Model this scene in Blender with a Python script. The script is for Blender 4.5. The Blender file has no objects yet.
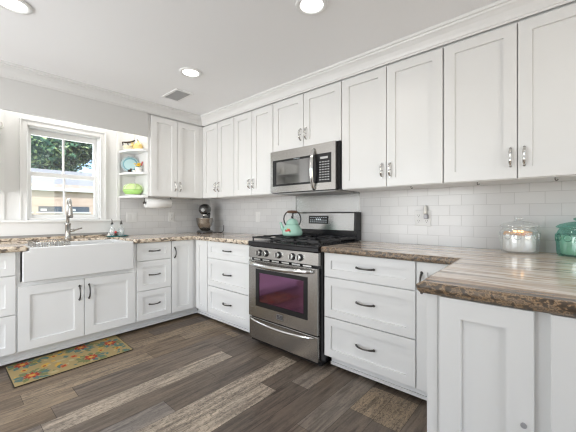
import bpy, bmesh, math, random
from mathutils import Vector, Matrix, noise
random.seed(11)
PI = math.pi
SC = bpy.context.scene
COL = SC.collection

# ------------------------------------------------------------------ camera, world, sun, area lights, exposure
cam_d = bpy.data.cameras.new('camera'); cam = bpy.data.objects.new('camera', cam_d); COL.objects.link(cam)
cam_d.sensor_width = 36; cam_d.lens = 304.9 / 576 * 36; cam_d.shift_y = -(216 - 214.73) / 576
cam_d.clip_start = 0.02
cam.location = (-2.473, -3.628, 1.137)
cam.rotation_euler = (PI / 2, 0, -math.radians(48.574))
SC.camera = cam

world = bpy.data.worlds.new('sky'); SC.world = world; world.use_nodes = True
wn = world.node_tree.nodes; wl = world.node_tree.links
sky = wn.new('ShaderNodeTexSky'); sky.sky_type = 'NISHITA'; sky.sun_disc = False
sky.sun_elevation = math.radians(48); sky.sun_rotation = math.radians(200)
wl.new(sky.outputs[0], wn['Background'].inputs[0]); wn['Background'].inputs[1].default_value = 0.30

sun_d = bpy.data.lights.new('sun', 'SUN'); sun = bpy.data.objects.new('sun', sun_d); COL.objects.link(sun)
sun_d.energy = 4.0; sun_d.angle = 0.01; sun_d.color = (1, .96, .9)
sun.rotation_euler = (math.radians(42), 0, math.radians(-35))

def area(name, loc, rot, sx, sy, power, color=(1, 1, 1), spread=PI):
    d = bpy.data.lights.new(name, 'AREA'); d.shape = 'RECTANGLE'; d.size = sx; d.size_y = sy
    d.energy = power; d.color = color; d.spread = spread
    o = bpy.data.objects.new(name, d); COL.objects.link(o); o.location = loc; o.rotation_euler = rot
    return o
# added fill lights out of view, aimed and narrowed to balance the room's brightness
area('fill_light_front', (-2.5, -6.05, 1.25), (PI / 2 + 1.15, 0, 0), 2.8, 1.9, 46, (1, .99, .975))
area('fill_light_left', (-4.45, -1.55, 1.25), (PI / 2 + .2, 0, -PI / 2 + .30), 1.9, 1.8, 50, (.985, .99, 1), 2.4)
# sky light through the window over the sink
area('daylight_sink', (-1.67, 0.35, 1.65), (-PI / 2 + .35, 0, 0), 0.60, 0.85, 8, (.95, .98, 1))
SC.view_settings.view_transform = 'Standard'; SC.view_settings.look = 'None'
SC.view_settings.gamma = 1; SC.view_settings.use_curve_mapping = False
SC.view_settings.exposure = 0.0
SC.cycles.filter_width = 1.25

# ------------------------------------------------------------------ materials
def mat(name, col, rough=.5, metal=0, **kw):
    m = bpy.data.materials.new(name); m.use_nodes = True
    b = m.node_tree.nodes['Principled BSDF']
    b.inputs['Base Color'].default_value = (*col, 1); b.inputs['Roughness'].default_value = rough
    b.inputs['Metallic'].default_value = metal
    for k, v in kw.items():
        b.inputs[k.replace('_', ' ')].default_value = v
    return m
def nodes(m):
    nt = m.node_tree
    return nt, nt.nodes, nt.links, nt.nodes['Principled BSDF']
def add(nt, kind, **kw):
    n = nt.nodes.new(kind)
    for k, v in kw.items(): setattr(n, k, v)
    return n
def ramp(nt, stops, interp='LINEAR'):
    r = nt.nodes.new('ShaderNodeValToRGB'); cr = r.color_ramp; cr.interpolation = interp
    while len(cr.elements) < len(stops): cr.elements.new(.5)
    for e, (p, c) in zip(cr.elements, stops): e.position = p; e.color = (*c, 1)
    return r
def subtle_bump(m, scale, strength, dist=.001):
    nt, n, l, b = nodes(m)
    tc = add(nt, 'ShaderNodeTexCoord'); nz = add(nt, 'ShaderNodeTexNoise'); nz.inputs['Scale'].default_value = scale
    bp = add(nt, 'ShaderNodeBump'); bp.inputs['Strength'].default_value = strength; bp.inputs['Distance'].default_value = dist
    l.new(tc.outputs['Object'], nz.inputs['Vector']); l.new(nz.outputs[0], bp.inputs['Height']); l.new(bp.outputs[0], b.inputs['Normal'])
    return m

M = {}
M['white'] = subtle_bump(mat('white_cabinet_paint', (.80, .80, .79), .33), 60, .05)
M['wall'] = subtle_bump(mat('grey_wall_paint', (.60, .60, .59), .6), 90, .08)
M['wallwhite'] = subtle_bump(mat('white_wall_paint', (.80, .80, .79), .55), 90, .06)
M['ceil'] = subtle_bump(mat('ceiling_paint', (.91, .91, .915), .7), 70, .08)
M['trim'] = mat('white_trim_paint', (.83, .83, .82), .35)
M['shadow'] = mat('dark_recess', (.03, .03, .03), .8)
M['porcelain'] = mat('white_fireclay', (.74, .74, .735), .15)
M['nickel'] = mat('polished_nickel', (.62, .61, .59), .16, 1)
M['bronze'] = mat('dark_pewter', (.10, .095, .09), .28, 1)
M['black'] = mat('black_enamel', (.012, .012, .014), .22)
M['iron'] = mat('cast_iron', (.02, .02, .022), .34)
M['plastic'] = mat('white_plastic', (.74, .74, .73), .3)
M['slot'] = mat('dark_slot', (.05, .05, .05), .6)
M['paper'] = subtle_bump(mat('paper_towel', (.88, .88, .87), .9), 120, .3)
M['vent'] = mat('grey_vent_grille', (.48, .48, .48), .6)
M['teal_glaze'] = mat('teal_glaze', (.20, .42, .48), .2)
M['teal_light'] = mat('pale_teal_glaze', (.48, .68, .70), .2)
M['green_glaze'] = mat('green_glaze', (.42, .70, .20), .25)
M['white_glaze'] = mat('white_glaze', (.85, .84, .80), .2)
M['cream_glaze'] = mat('cream_glaze', (.86, .78, .58), .25)
M['yellow'] = mat('yellow_petals', (.90, .58, .04), .6)
M['gourd'] = mat('yellow_gourd_skin', (.88, .66, .25), .4)
M['red'] = mat('red_paint', (.62, .05, .05), .4)
M['leaf'] = mat('leaf_green', (.10, .22, .06), .5)
M['twig'] = mat('dark_twig', (.05, .035, .025), .6)
M['mint'] = mat('mint_enamel', (.38, .62, .52), .14)
M['wood'] = mat('brown_wood_grip', (.10, .05, .03), .35)
M['tray'] = mat('teal_tray_glaze', (.02, .25, .28), .12)
M['amber'] = mat('amber_liquid', (.55, .22, .04), .2)
M['wax'] = mat('cream_wax', (.88, .80, .66), .5, 0)
M['orange'] = mat('orange_dried_slices', (.90, .48, .16), .5)
M['white_wax'] = mat('white_wax', (.86, .85, .83), .4)
M['greywhite'] = mat('frosted_pebbles', (.80, .82, .82), .4)
M['charcoal'] = mat('charcoal_metal_enamel', (.13, .13, .13), .2, .85)
M['cable'] = mat('black_cable', (.02, .02, .02), .5)
M['plug_glass'] = mat('smoky_plug_cap', (.30, .30, .32), .2)
M['grey_knob'] = mat('grey_button', (.35, .35, .36), .5)
M['rubber'] = mat('black_rubber', (.02, .02, .02), .7)

def brushed(name, col, rough, axis_scale, strength=.12):
    m = mat(name, col, rough, 1); nt, n, l, b = nodes(m)
    tc = add(nt, 'ShaderNodeTexCoord'); mp = add(nt, 'ShaderNodeMapping'); mp.inputs['Scale'].default_value = axis_scale
    nz = add(nt, 'ShaderNodeTexNoise'); nz.inputs['Scale'].default_value = 1; nz.inputs['Detail'].default_value = 3
    l.new(tc.outputs['Object'], mp.inputs[0]); l.new(mp.outputs[0], nz.inputs['Vector'])
    bp = add(nt, 'ShaderNodeBump'); bp.inputs['Strength'].default_value = strength; bp.inputs['Distance'].default_value = .002
    l.new(nz.outputs[0], bp.inputs['Height']); l.new(bp.outputs[0], b.inputs['Normal'])
    return m
M['steel'] = brushed('brushed_steel', (.47, .455, .435), .25, (900, 4, 900))
M['steel_v'] = brushed('brushed_steel_upright', (.42, .42, .415), .22, (900, 900, 4))
M['chrome'] = mat('bright_steel', (.72, .72, .71), .12, 1)
M['faucet'] = mat('brushed_nickel', (.50, .48, .45), .26, 1)

def glass(name, tint, gloss=.08, rough=.02, gcol=(1, 1, 1), alpha=.0, body=(1, 1, 1)):
    m = bpy.data.materials.new(name); m.use_nodes = True; nt = m.node_tree; n = nt.nodes; l = nt.links
    n.remove(n['Principled BSDF']); out = n['Material Output']
    t = n.new('ShaderNodeBsdfTransparent'); t.inputs[0].default_value = (*tint, 1)
    g = n.new('ShaderNodeBsdfGlossy'); g.inputs['Roughness'].default_value = rough; g.inputs[0].default_value = (*gcol, 1)
    d = n.new('ShaderNodeBsdfDiffuse'); d.inputs[0].default_value = (*body, 1)
    m0 = n.new('ShaderNodeMixShader'); m0.inputs[0].default_value = alpha
    l.new(t.outputs[0], m0.inputs[1]); l.new(d.outputs[0], m0.inputs[2])
    mx = n.new('ShaderNodeMixShader'); mx.inputs[0].default_value = gloss
    l.new(m0.outputs[0], mx.inputs[1]); l.new(g.outputs[0], mx.inputs[2]); l.new(mx.outputs[0], out.inputs[0])
    return m
M['pane'] = glass('window_glass', (.96, .98, .98), .06)
M['clear'] = glass('clear_glass', (.94, .96, .96), .10, .04, alpha=.22, body=(.85, .87, .87))
M['tealglass'] = glass('teal_glass', (.62, .86, .79), .10, .05, alpha=.20, body=(.10, .36, .33))
M['ovenglass'] = glass('tinted_oven_glass', (.40, .20, .38), .34, .08, (.72, .36, .62))
M['microglass'] = glass('dark_microwave_glass', (.28, .28, .29), .28, .05)
def emit(name, col, s):
    m = bpy.data.materials.new(name); m.use_nodes = True; nt = m.node_tree
    nt.nodes.remove(nt.nodes['Principled BSDF']); e = nt.nodes.new('ShaderNodeEmission')
    e.inputs[0].default_value = (*col, 1); e.inputs[1].default_value = s
    nt.links.new(e.outputs[0], nt.nodes['Material Output'].inputs[0]); return m
M['lamp'] = emit('lamp_diffuser', (1, .98, .95), 6)
M['led'] = emit('display_digits', (.75, .85, .9), .7)
M['candle'] = emit('warm_fairy_light', (1, .55, .2), 5)

def tile_mat(name, ax):
    m = mat(name, (.8, .8, .8), .18); nt, n, l, b = nodes(m)
    ge = add(nt, 'ShaderNodeNewGeometry'); sp = add(nt, 'ShaderNodeSeparateXYZ'); cb = add(nt, 'ShaderNodeCombineXYZ')
    l.new(ge.outputs['Position'], sp.inputs[0])
    mu = add(nt, 'ShaderNodeMath', operation='ADD'); mu.inputs[1].default_value = 20.02
    l.new(sp.outputs[ax], mu.inputs[0]); l.new(mu.outputs[0], cb.inputs[0])
    mz = add(nt, 'ShaderNodeMath', operation='ADD'); mz.inputs[1].default_value = -.905 + .0755 * 4
    l.new(sp.outputs['Z'], mz.inputs[0]); l.new(mz.outputs[0], cb.inputs[1])
    br = add(nt, 'ShaderNodeTexBrick'); br.inputs['Scale'].default_value = 1; br.offset = .5
    br.inputs['Brick Width'].default_value = .153; br.inputs['Row Height'].default_value = .0755
    br.inputs['Mortar Size'].default_value = .0016; br.inputs['Mortar Smooth'].default_value = .3
    br.inputs['Color1'].default_value = (.68, .68, .68, 1); br.inputs['Color2'].default_value = (.635, .635, .64, 1)
    br.inputs['Mortar'].default_value = (.52, .52, .52, 1); br.inputs['Bias'].default_value = -.2
    l.new(cb.outputs[0], br.inputs['Vector']); l.new(br.outputs['Color'], b.inputs['Base Color'])
    iv = add(nt, 'ShaderNodeMath', operation='SUBTRACT'); iv.inputs[0].default_value = 1; l.new(br.outputs['Fac'], iv.inputs[1])
    bp = add(nt, 'ShaderNodeBump'); bp.inputs['Strength'].default_value = .35; bp.inputs['Distance'].default_value = .002
    l.new(iv.outputs[0], bp.inputs['Height']); l.new(bp.outputs[0], b.inputs['Normal'])
    return m
M['tile_r'] = tile_mat('subway_tile_range_side', 'Y'); M['tile_s'] = tile_mat('subway_tile_sink_side', 'X')

def stone(name, along, edge=False):
    """banded brown and cream stone: streaks run along one axis"""
    m = mat(name, (.6, .5, .4), .10 if not edge else .35); nt, n, l, b = nodes(m)
    ge = add(nt, 'ShaderNodeNewGeometry'); mp = add(nt, 'ShaderNodeMapping')
    mp.inputs['Scale'].default_value = (.8, 9.5, 9.5) if along == 'X' else (9.5, .8, 9.5)
    mp.inputs['Rotation'].default_value = (0, 0, .06)
    l.new(ge.outputs['Position'], mp.inputs[0])
    n1 = add(nt, 'ShaderNodeTexNoise'); n1.inputs['Scale'].default_value = 1; n1.inputs['Detail'].default_value = 6; n1.inputs['Distortion'].default_value = .5
    l.new(mp.outputs[0], n1.inputs['Vector'])
    r1 = ramp(nt, [(.30, (.12, .075, .045)), (.37, (.42, .29, .19)), (.43, (.74, .62, .50)), (.48, (.88, .80, .71)), (.52, (.62, .46, .33)), (.56, (.90, .83, .75)), (.63, (.62, .50, .40)), (.72, (.86, .78, .69))])
    l.new(n1.outputs[0], r1.inputs[0])
    n2 = add(nt, 'ShaderNodeTexNoise'); n2.inputs['Scale'].default_value = 1.0 if not edge else 1.6; n2.inputs['Detail'].default_value = 5
    mp2 = add(nt, 'ShaderNodeMapping'); mp2.inputs['Scale'].default_value = ((2, 24, 24) if along == 'X' else (24, 2, 24)) if not edge else ((32, 32, 50) if along == 'Y' else (15, 15, 30))
    l.new(ge.outputs['Position'], mp2.inputs[0]); l.new(mp2.outputs[0], n2.inputs['Vector'])
    if edge:
        r2 = ramp(nt, [(.38, (.008, .006, .005)), (.46, (.03, .02, .013)), (.50, (.20, .11, .045)), (.54, (.36, .25, .15)), (.58, (.05, .033, .02)), (.68, (.24, .16, .10))]) if along == 'Y' else ramp(nt, [(.36, (.02, .015, .01)), (.43, (.14, .085, .045)), (.48, (.62, .50, .37)), (.56, (.80, .72, .60)), (.63, (.45, .30, .18)), (.70, (.72, .62, .5))])
    else:
        r2 = ramp(nt, [(.36, (.16, .13, .11)), (.43, (.70, .62, .54)), (.5, (1, 1, 1)), (.6, (1.0, .97, .93)), (.66, (.66, .58, .5))])
    l.new(n2.outputs[0], r2.inputs[0])
    mx = add(nt, 'ShaderNodeMix', data_type='RGBA', blend_type='MULTIPLY' if not edge else 'MIX'); mx.inputs[0].default_value = .62 if not edge else .85
    l.new(r1.outputs[0], mx.inputs[6]); l.new(r2.outputs[0], mx.inputs[7]); l.new(mx.outputs[2], b.inputs['Base Color'])
    if edge:
        bp = add(nt, 'ShaderNodeBump'); bp.inputs['Strength'].default_value = .6; bp.inputs['Distance'].default_value = .006
        l.new(n2.outputs[0], bp.inputs['Height']); l.new(bp.outputs[0], b.inputs['Normal'])
    return m
M['stone_x'] = stone('banded_stone_sink_run', 'X'); M['stone_y'] = stone('banded_stone_range_run', 'Y')
M['edge_x'] = stone('chiselled_stone_sink_run', 'X', True); M['edge_y'] = stone('chiselled_stone_range_run', 'Y', True)

def floor_mat():
    m = mat('plank_tile_floor', (.2, .17, .14), .42); nt, n, l, b = nodes(m)
    at = add(nt, 'ShaderNodeAttribute', attribute_name='tone')
    ge = add(nt, 'ShaderNodeNewGeometry'); mp = add(nt, 'ShaderNodeMapping'); mp.inputs['Scale'].default_value = (3.5, 42, 1)
    l.new(ge.outputs['Position'], mp.inputs[0])
    n1 = add(nt, 'ShaderNodeTexNoise'); n1.inputs['Scale'].default_value = 1; n1.inputs['Detail'].default_value = 7; n1.inputs['Distortion'].default_value = .8
    l.new(mp.outputs[0], n1.inputs['Vector'])
    r1 = ramp(nt, [(.28, (.45, .43, .42)), (.5, (1, 1, 1)), (.72, (1.45, 1.42, 1.38))]); l.new(n1.outputs[0], r1.inputs[0])
    mp2 = add(nt, 'ShaderNodeMapping'); mp2.inputs['Scale'].default_value = (38, 95, 1)
    l.new(ge.outputs['Position'], mp2.inputs[0])
    n2 = add(nt, 'ShaderNodeTexNoise'); n2.inputs['Scale'].default_value = 1; n2.inputs['Detail'].default_value = 3; n2.inputs['Distortion'].default_value = 1.5
    l.new(mp2.outputs[0], n2.inputs['Vector'])
    r2 = ramp(nt, [(.36, (.38, .37, .36)), (.47, (1, 1, 1)), (.68, (1.4, 1.4, 1.4))]); l.new(n2.outputs[0], r2.inputs[0])
    m1 = add(nt, 'ShaderNodeMix', data_type='RGBA', blend_type='MULTIPLY'); m1.inputs[0].default_value = 1
    l.new(at.outputs['Color'], m1.inputs[6]); l.new(r1.outputs[0], m1.inputs[7])
    m2 = add(nt, 'ShaderNodeMix', data_type='RGBA', blend_type='MULTIPLY'); l.new(at.outputs['Alpha'], m2.inputs[0])
    l.new(m1.outputs[2], m2.inputs[6]); l.new(r2.outputs[0], m2.inputs[7]); l.new(m2.outputs[2], b.inputs['Base Color'])
    bp = add(nt, 'ShaderNodeBump'); bp.inputs['Strength'].default_value = .25; bp.inputs['Distance'].default_value = .003
    l.new(n1.outputs[0], bp.inputs['Height']); l.new(bp.outputs[0], b.inputs['Normal'])
    return m
M['floor'] = floor_mat()

# ------------------------------------------------------------------ mesh helpers
def bm_new(): return bmesh.new()
def box(bm, x0, x1, y0, y1, z0, z1, mi=0):
    x0, x1 = min(x0, x1), max(x0, x1); y0, y1 = min(y0, y1), max(y0, y1); z0, z1 = min(z0, z1), max(z0, z1)
    v = [bm.verts.new(p) for p in ((x0,y0,z0),(x1,y0,z0),(x1,y1,z0),(x0,y1,z0),(x0,y0,z1),(x1,y0,z1),(x1,y1,z1),(x0,y1,z1))]
    for f in ((3,2,1,0),(4,5,6,7),(0,1,5,4),(1,2,6,5),(2,3,7,6),(3,0,4,7)):
        bm.faces.new([v[i] for i in f]).material_index = mi
    return v
def frame_pts(pts):
    """tangent frames along a path"""
    out = []; up = Vector((0, 0, 1)); prev = None
    for i, p in enumerate(pts):
        a = pts[max(i - 1, 0)]; c = pts[min(i + 1, len(pts) - 1)]
        t = (Vector(c) - Vector(a)).normalized()
        if prev is None:
            u = t.cross(up) if abs(t.z) < .95 else t.cross(Vector((1, 0, 0)))
        else:
            u = prev - t * prev.dot(t)
        u.normalize(); prev = u; out.append((Vector(p), u, t.cross(u)))
    return out
def tube(bm, pts, rad, seg=10, mi=0, caps=True, flat=1.0):
    fr = frame_pts(pts); rings = []
    for i, (p, u, w) in enumerate(fr):
        r = rad[i] if isinstance(rad, (list, tuple)) else rad
        rings.append([bm.verts.new(p + u * math.cos(2*PI*k/seg) * r + w * math.sin(2*PI*k/seg) * r * flat) for k in range(seg)])
    for a, b in zip(rings, rings[1:]):
        for k in range(seg):
            f = bm.faces.new((a[k], a[(k+1) % seg], b[(k+1) % seg], b[k])); f.smooth = True; f.material_index = mi
    if caps:
        for r, s in ((rings[0], -1), (rings[-1], 1)):
            f = bm.faces.new(r[::-1] if s < 0 else r); f.material_index = mi
def arc(n, f): return [f(i / n) for i in range(n + 1)]
def lathe(bm, prof, c=(0, 0, 0), seg=32, mi=0, wave=None, cap=True):
    """profile of (radius, z) turned about the vertical through c"""
    rings = []
    for r, z in prof:
        ring = []
        for k in range(seg):
            a = 2 * PI * k / seg; rr = r * (1 + (wave(a, z) if wave else 0))
            ring.append(bm.verts.new((c[0] + rr * math.cos(a), c[1] + rr * math.sin(a), c[2] + z)))
        rings.append(ring)
    for a, b in zip(rings, rings[1:]):
        for k in range(seg):
            f = bm.faces.new((a[k], a[(k+1) % seg], b[(k+1) % seg], b[k])); f.smooth = True; f.material_index = mi
    if cap:
        for r, s in ((rings[0], -1), (rings[-1], 1)):
            f = bm.faces.new(r[::-1] if s < 0 else r); f.material_index = mi; 
def ball(bm, c, r, sc=(1, 1, 1), mi=0, seg=16, rings=10, rot=None):
    m = Matrix.Translation(c) @ (rot or Matrix()) @ Matrix.Diagonal((r*sc[0], r*sc[1], r*sc[2], 1))
    g = bmesh.ops.create_uvsphere(bm, u_segments=seg, v_segments=rings, radius=1, matrix=m)
    for v in g['verts']:
        for f in v.link_faces: f.smooth = True; f.material_index = mi
def cyl(bm, p0, p1, r, seg=16, mi=0, r2=None): tube(bm, [p0, p1], [r, r if r2 is None else r2], seg, mi)
def transform(bm, m): bmesh.ops.transform(bm, matrix=m, verts=bm.verts)

def obj(name, bm, mats, parent=None, bevel=0, fix=True):
    if fix: bmesh.ops.recalc_face_normals(bm, faces=bm.faces)
    me = bpy.data.meshes.new(name)
    co = [v.co for v in bm.verts]
    c = Vector([(min(p[i] for p in co) + max(p[i] for p in co)) / 2 for i in range(3)])
    bmesh.ops.translate(bm, verts=bm.verts, vec=-c)
    bm.to_mesh(me); bm.free()
    for m in (mats if isinstance(mats, (list, tuple)) else [mats]): me.materials.append(m)
    o = bpy.data.objects.new(name, me); COL.objects.link(o)
    if parent is not None:
        o.parent = parent; o.location = c - origin(parent)
    else: o.location = c
    if bevel:
        b = o.modifiers.new('bevel', 'BEVEL'); b.width = bevel; b.segments = 2; b.limit_method = 'ANGLE'; b.angle_limit = math.radians(40)
    return o
def origin(o):
    p = Vector(o.location)
    while o.parent: o = o.parent; p += Vector(o.location)
    return p
def thing(name, label, cat, loc, group=None):
    o = bpy.data.objects.new(name, None); COL.objects.link(o); o.location = loc; o.empty_display_size = .1
    return tag(o, label, cat, group)
def tag(o, label, cat, group=None, kind=None):
    o['label'] = label; o['category'] = cat
    if group: o['group'] = group
    if kind: o['kind'] = kind
    return o
def struct(name, bm, m, parent=None, bevel=0, label=None):
    o = obj(name, bm, m, parent, bevel)
    if parent is None: o['kind'] = 'structure'
    if label: o['label'] = label
    return o

# faces of the room: side 'R' is the range wall (u runs towards the viewer's right), side 'S' the sink wall
def W(side, u, n, z):
    return Vector((-n, -u, z)) if side == 'R' else Vector((u, -n, z))
def wbox(bm, side, u0, u1, n0, n1, z0, z1, mi=0):
    a = W(side, u0, n0, z0); b = W(side, u1, n1, z1); return box(bm, a.x, b.x, a.y, b.y, a.z, b.z, mi)

def shaker(side, u0, u1, z0, z1, n, t=.02, stile=.062, rec=.013, off=0):
    """five-piece shaker front lying on plane n, t thick, with a recessed centre panel"""
    bm = bm_new()
    def ring(i, nn): return [bm.verts.new(W(side, u, nn + off, z)) for u, z in ((u0+i, z0+i), (u1-i, z0+i), (u1-i, z1-i), (u0+i, z1-i))]
    R = [ring(0, n), ring(0, n + t - .0015), ring(.0015, n + t), ring(stile, n + t), ring(stile + .0012, n + t - rec)]
    for a, b in zip(R, R[1:]):
        for k in range(4): bm.faces.new((a[k], a[(k+1) % 4], b[(k+1) % 4], b[k]))
    bm.faces.new(R[-1]); bm.faces.new(R[0][::-1])
    return bm
def bar_handle(side, u, z, n, vertical, L=.115, out=.03, r=.0052, splay=True):
    """arched cabinet pull with splayed feet"""
    bm = bm_new(); pts = []; rad = []
    N = 14
    for i in range(N + 1):
        t = i / N; s = (t - .5) * L; h = out * min(1, (math.sin(PI * t) ** .55))
        pts.append(W(side, u + (0 if vertical else s), n + max(h, .002), z + (s if vertical else 0)))
        rad.append(r * (1.25 if i in (0, N) else (.95 + .35 * abs(math.cos(PI * t)) ** 2)))
    tube(bm, pts, rad, 8)
    for s in (-1, 1):
        c = W(side, u + (0 if vertical else s * L / 2), n, z + (s * L / 2 if vertical else 0))
        e = W(side, u + (0 if vertical else s * (L / 2 + (.008 if splay else 0))), n + .006, z + (s * (L / 2 + (.008 if splay else 0)) if vertical else 0))
        cyl(bm, c, e, .009, 10, r2=.006)
    return bm
def bow_pull(side, u, z, n, L=.10):
    """nickel pull pinched at its middle with two swelling lobes"""
    bm = bm_new(); pts = []; rad = []
    for i in range(17):
        t = i / 16; s = (t - .5) * L
        pts.append(W(side, u, n + .004 + .026 * math.sin(PI * t) ** .6, z + s))
        rad.append(.0042 + .0042 * abs(math.sin(2 * PI * t)) ** 1.2)
    tube(bm, pts, rad, 10)
    for s in (-1, 1): cyl(bm, W(side, u, n, z + s * L / 2), W(side, u, n + .008, z + s * L / 2), .007, 10)
    bm2 = bm; cyl(bm2, W(side, u, n, z), W(side, u, n + .03, z), .0035, 8)
    return bm

# ------------------------------------------------------------------ room shell
XL, YF, H = -4.6, -6.2, 2.325
bm = bm_new(); lay = bm.loops.layers.float_color.new('tone')
DK, MD, BR, LB, LG, MG, GR = (.122,.094,.072), (.160,.124,.094), (.175,.126,.082), (.250,.188,.126), (.335,.278,.218), (.205,.170,.138), (.190,.166,.146)
rows = {  # row index -> (x end, tone, speckle) from the left
 -7: [(-1.7, DK, .3), (-.2, BR, .5)], -6: [(-1.15, BR, .4), (.05, DK, .4)], -5: [(-1.4, BR, .3), (-.5, LB, .8)],
 -4: [(-2.3, BR, .3), (-1.0, BR, .5), (-.45, LB, .5)],
 -3: [(-2.15, BR, .3), (-1.36, LB, .6), (-.4, BR, .3)],
 -2: [(-1.908, LB, .3), (-.69, MD, .3), (-.60, LB, .7), (.1, DK, .3)],
 -1: [(-2.05, BR, .3), (-.9, MD, .3), (.1, DK, .4)],
 0: [(-2.122, MG, .4), (-.933, LG, .7), (.1, DK, .3)],
 1: [(-2.3, MD, .4), (-1.2, MD, .3), (.1, MD, .3)],
 2: [(-1.58, GR, .4), (-.8, DK, .4), (.1, MD, .3)],
 3: [(-2.0, MG, .5), (-.655, LG, .95), (.1, DK, .4)],
 4: [(-2.1, MD, .3), (-1.045, LG, .8), (.1, DK, .4)],
 5: [(-1.7, MD, .3), (-.9, DK, .3), (.1, MG, .5)],
 6: [(-1.5, DK, .3), (-.5, DK, .2), (.1, MD, .3)],
 7: [(-1.2, MD, .3), (-.4, MG, .3), (.1, DK, .3)],
 8: [(-.89, DK, .3), (-.585, LB, .95), (.1, DK, .3)],
 9: [(-.9, DK, .3), (-.585, LB, .95), (.1, DK, .3)]}
PW = .148
rk = -11
y = -1.53 - PW * rk
while y > YF:
    y1 = y - PW
    xs = rows.get(rk); x = XL
    if not xs:
        xs = []; xx = XL + random.uniform(.2, 1.1)
        while xx < .1: xs.append((xx, random.choice((DK, DK, MD, MD, BR, LB, MG, LG)), random.uniform(.2, .8))); xx += random.uniform(.5, 1.2)
        xs.append((.1, MD, .3))
    else:
        pre = []; xx = xs[0][0] - 1.0
        while xx > XL: pre.append((xx, random.choice((DK, MD, BR, LB, MG)), .4)); xx -= random.uniform(.6, 1.1)
        xs = pre[::-1] + xs
        if xs[-1][0] < .1: xs = xs + [(.1, DK, .3)]
    for xe, tone, sp in xs:
        if y1 > .1 or xe <= x: continue
        g = .0011
        vs = [bm.verts.new(p) for p in ((x + g, max(y1, YF) + g, 0), (xe - g, max(y1, YF) + g, 0), (xe - g, min(y, .1) - g, 0), (x + g, min(y, .1) - g, 0))]
        f = bm.faces.new(vs); j = random.uniform(.92, 1.08)
        for lp in f.loops: lp[lay] = (tone[0]*j, tone[1]*j, tone[2]*j, sp)
        x = xe
    y = y1; rk += 1
n0 = len(bm.faces)
vs = box(bm, XL, .1, YF, .1, -.06, -.0015, 1)
fl = struct('floor', bm, [M['floor'], mat('grout', (.045, .038, .032), .7)], label='brown and grey wood-look plank tile floor')

bm = bm_new(); box(bm, XL, .1, YF, .1, H, H + .08); struct('ceiling', bm, M['ceil'], label='white painted ceiling')
# sink wall with the window opening (x -1.955..-1.378, z 1.10..1.955)
WX0, WX1, WZ0, WZ1 = -1.962, -1.370, 1.092, 1.955
bm = bm_new()
box(bm, XL, WX0, 0, .14, 0, H); box(bm, WX1, .1, 0, .14, 0, H); box(bm, WX0, WX1, 0, .14, 0, WZ0); box(bm, WX0, WX1, 0, .14, WZ1, H)
struct('wall_back', bm, M['wallwhite'], label='white wall behind the sink')
bm = bm_new(); box(bm, 0, .1, YF, 0, 0, H); struct('wall_right', bm, M['wallwhite'], label='white wall behind the range')
# far sides of the room, each with a broad opening added for the fill light
bm = bm_new()
box(bm, XL - .1, XL, YF, .1, 0, .3); box(bm, XL - .1, XL, YF, .1, 2.25, H); box(bm, XL - .1, XL, YF, -2.6, .3, 2.25); box(bm, XL - .1, XL, -.5, .1, .3, 2.25)
struct('wall_left', bm, M['wall'])
bm = bm_new()
box(bm, XL, .1, YF - .1, YF, 0, .3); box(bm, XL, .1, YF - .1, YF, 2.25, H); box(bm, XL, -3.9, YF - .1, YF, .3, 2.25); box(bm, -.5, .1, YF - .1, YF, .3, 2.25)
struct('wall_front', bm, M['wall'])

# tiled splashbacks
bm = bm_new(); box(bm, -.008, 0, -4.4, -.008, .905, 1.345); struct('wall_right_tile', bm, M['tile_r'], label='white subway tile between counter and range-side cabinets')
bm = bm_new(); box(bm, -1.178, 0, -.008, 0, .905, 1.345); struct('wall_back_tile', bm, M['tile_s'], label='white subway tile between counter and corner cabinets')
# board over the window, hanging from the ceiling in line with the cabinet fronts
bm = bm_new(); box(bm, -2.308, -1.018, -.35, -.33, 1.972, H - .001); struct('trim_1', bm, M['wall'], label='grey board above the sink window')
# crown moulding
def crown(name, a, b, side):
    prof = [(.352, 2.222), (.358, 2.222), (.360, 2.232), (.366, 2.236), (.372, 2.252), (.386, 2.276), (.404, 2.292), (.414, 2.297), (.418, 2.306), (.430, 2.308), (.432, 2.3245), (.352, 2.3245)]
    bm = bm_new(); r = []
    for u, s in ((a[0], a[1]), (b[0], b[1])):
        ring = []
        for n, z in prof:
            uu = u + s * n
            ring.append(bm.verts.new(W(side, uu, n, z)))
        r.append(ring)
    k = len(prof)
    for i in range(k): bm.faces.new((r[0][i], r[0][(i+1) % k], r[1][(i+1) % k], r[1][i]))
    bm.faces.new(r[0]); bm.faces.new(r[1][::-1])
    return struct(name, bm, M['trim'] if side == 'R' else mat('pale_grey_trim', (.68, .68, .67), .45), label='white crown moulding ' + ('over the sink side' if side == 'S' else 'over the range-side cabinets'))  # sink-side run has a greyer tone than the range-side run
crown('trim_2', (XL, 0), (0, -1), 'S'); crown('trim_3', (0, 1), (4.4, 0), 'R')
# white panel below the sill
bm = bm_new(); box(bm, -2.6, -1.179, -.012, 0, .95, 1.067); struct('trim_4', bm, M['trim'], label='white board below the window sill')
bm = bm_new(); box(bm, -2.6, -1.179, -.016, 0, .929, .949); struct('trim_5', bm, mat('grey_strip', (.36, .35, .34), .4), label='grey strip behind the sink')  # thin grey strip between the white board and the counter lip

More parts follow.
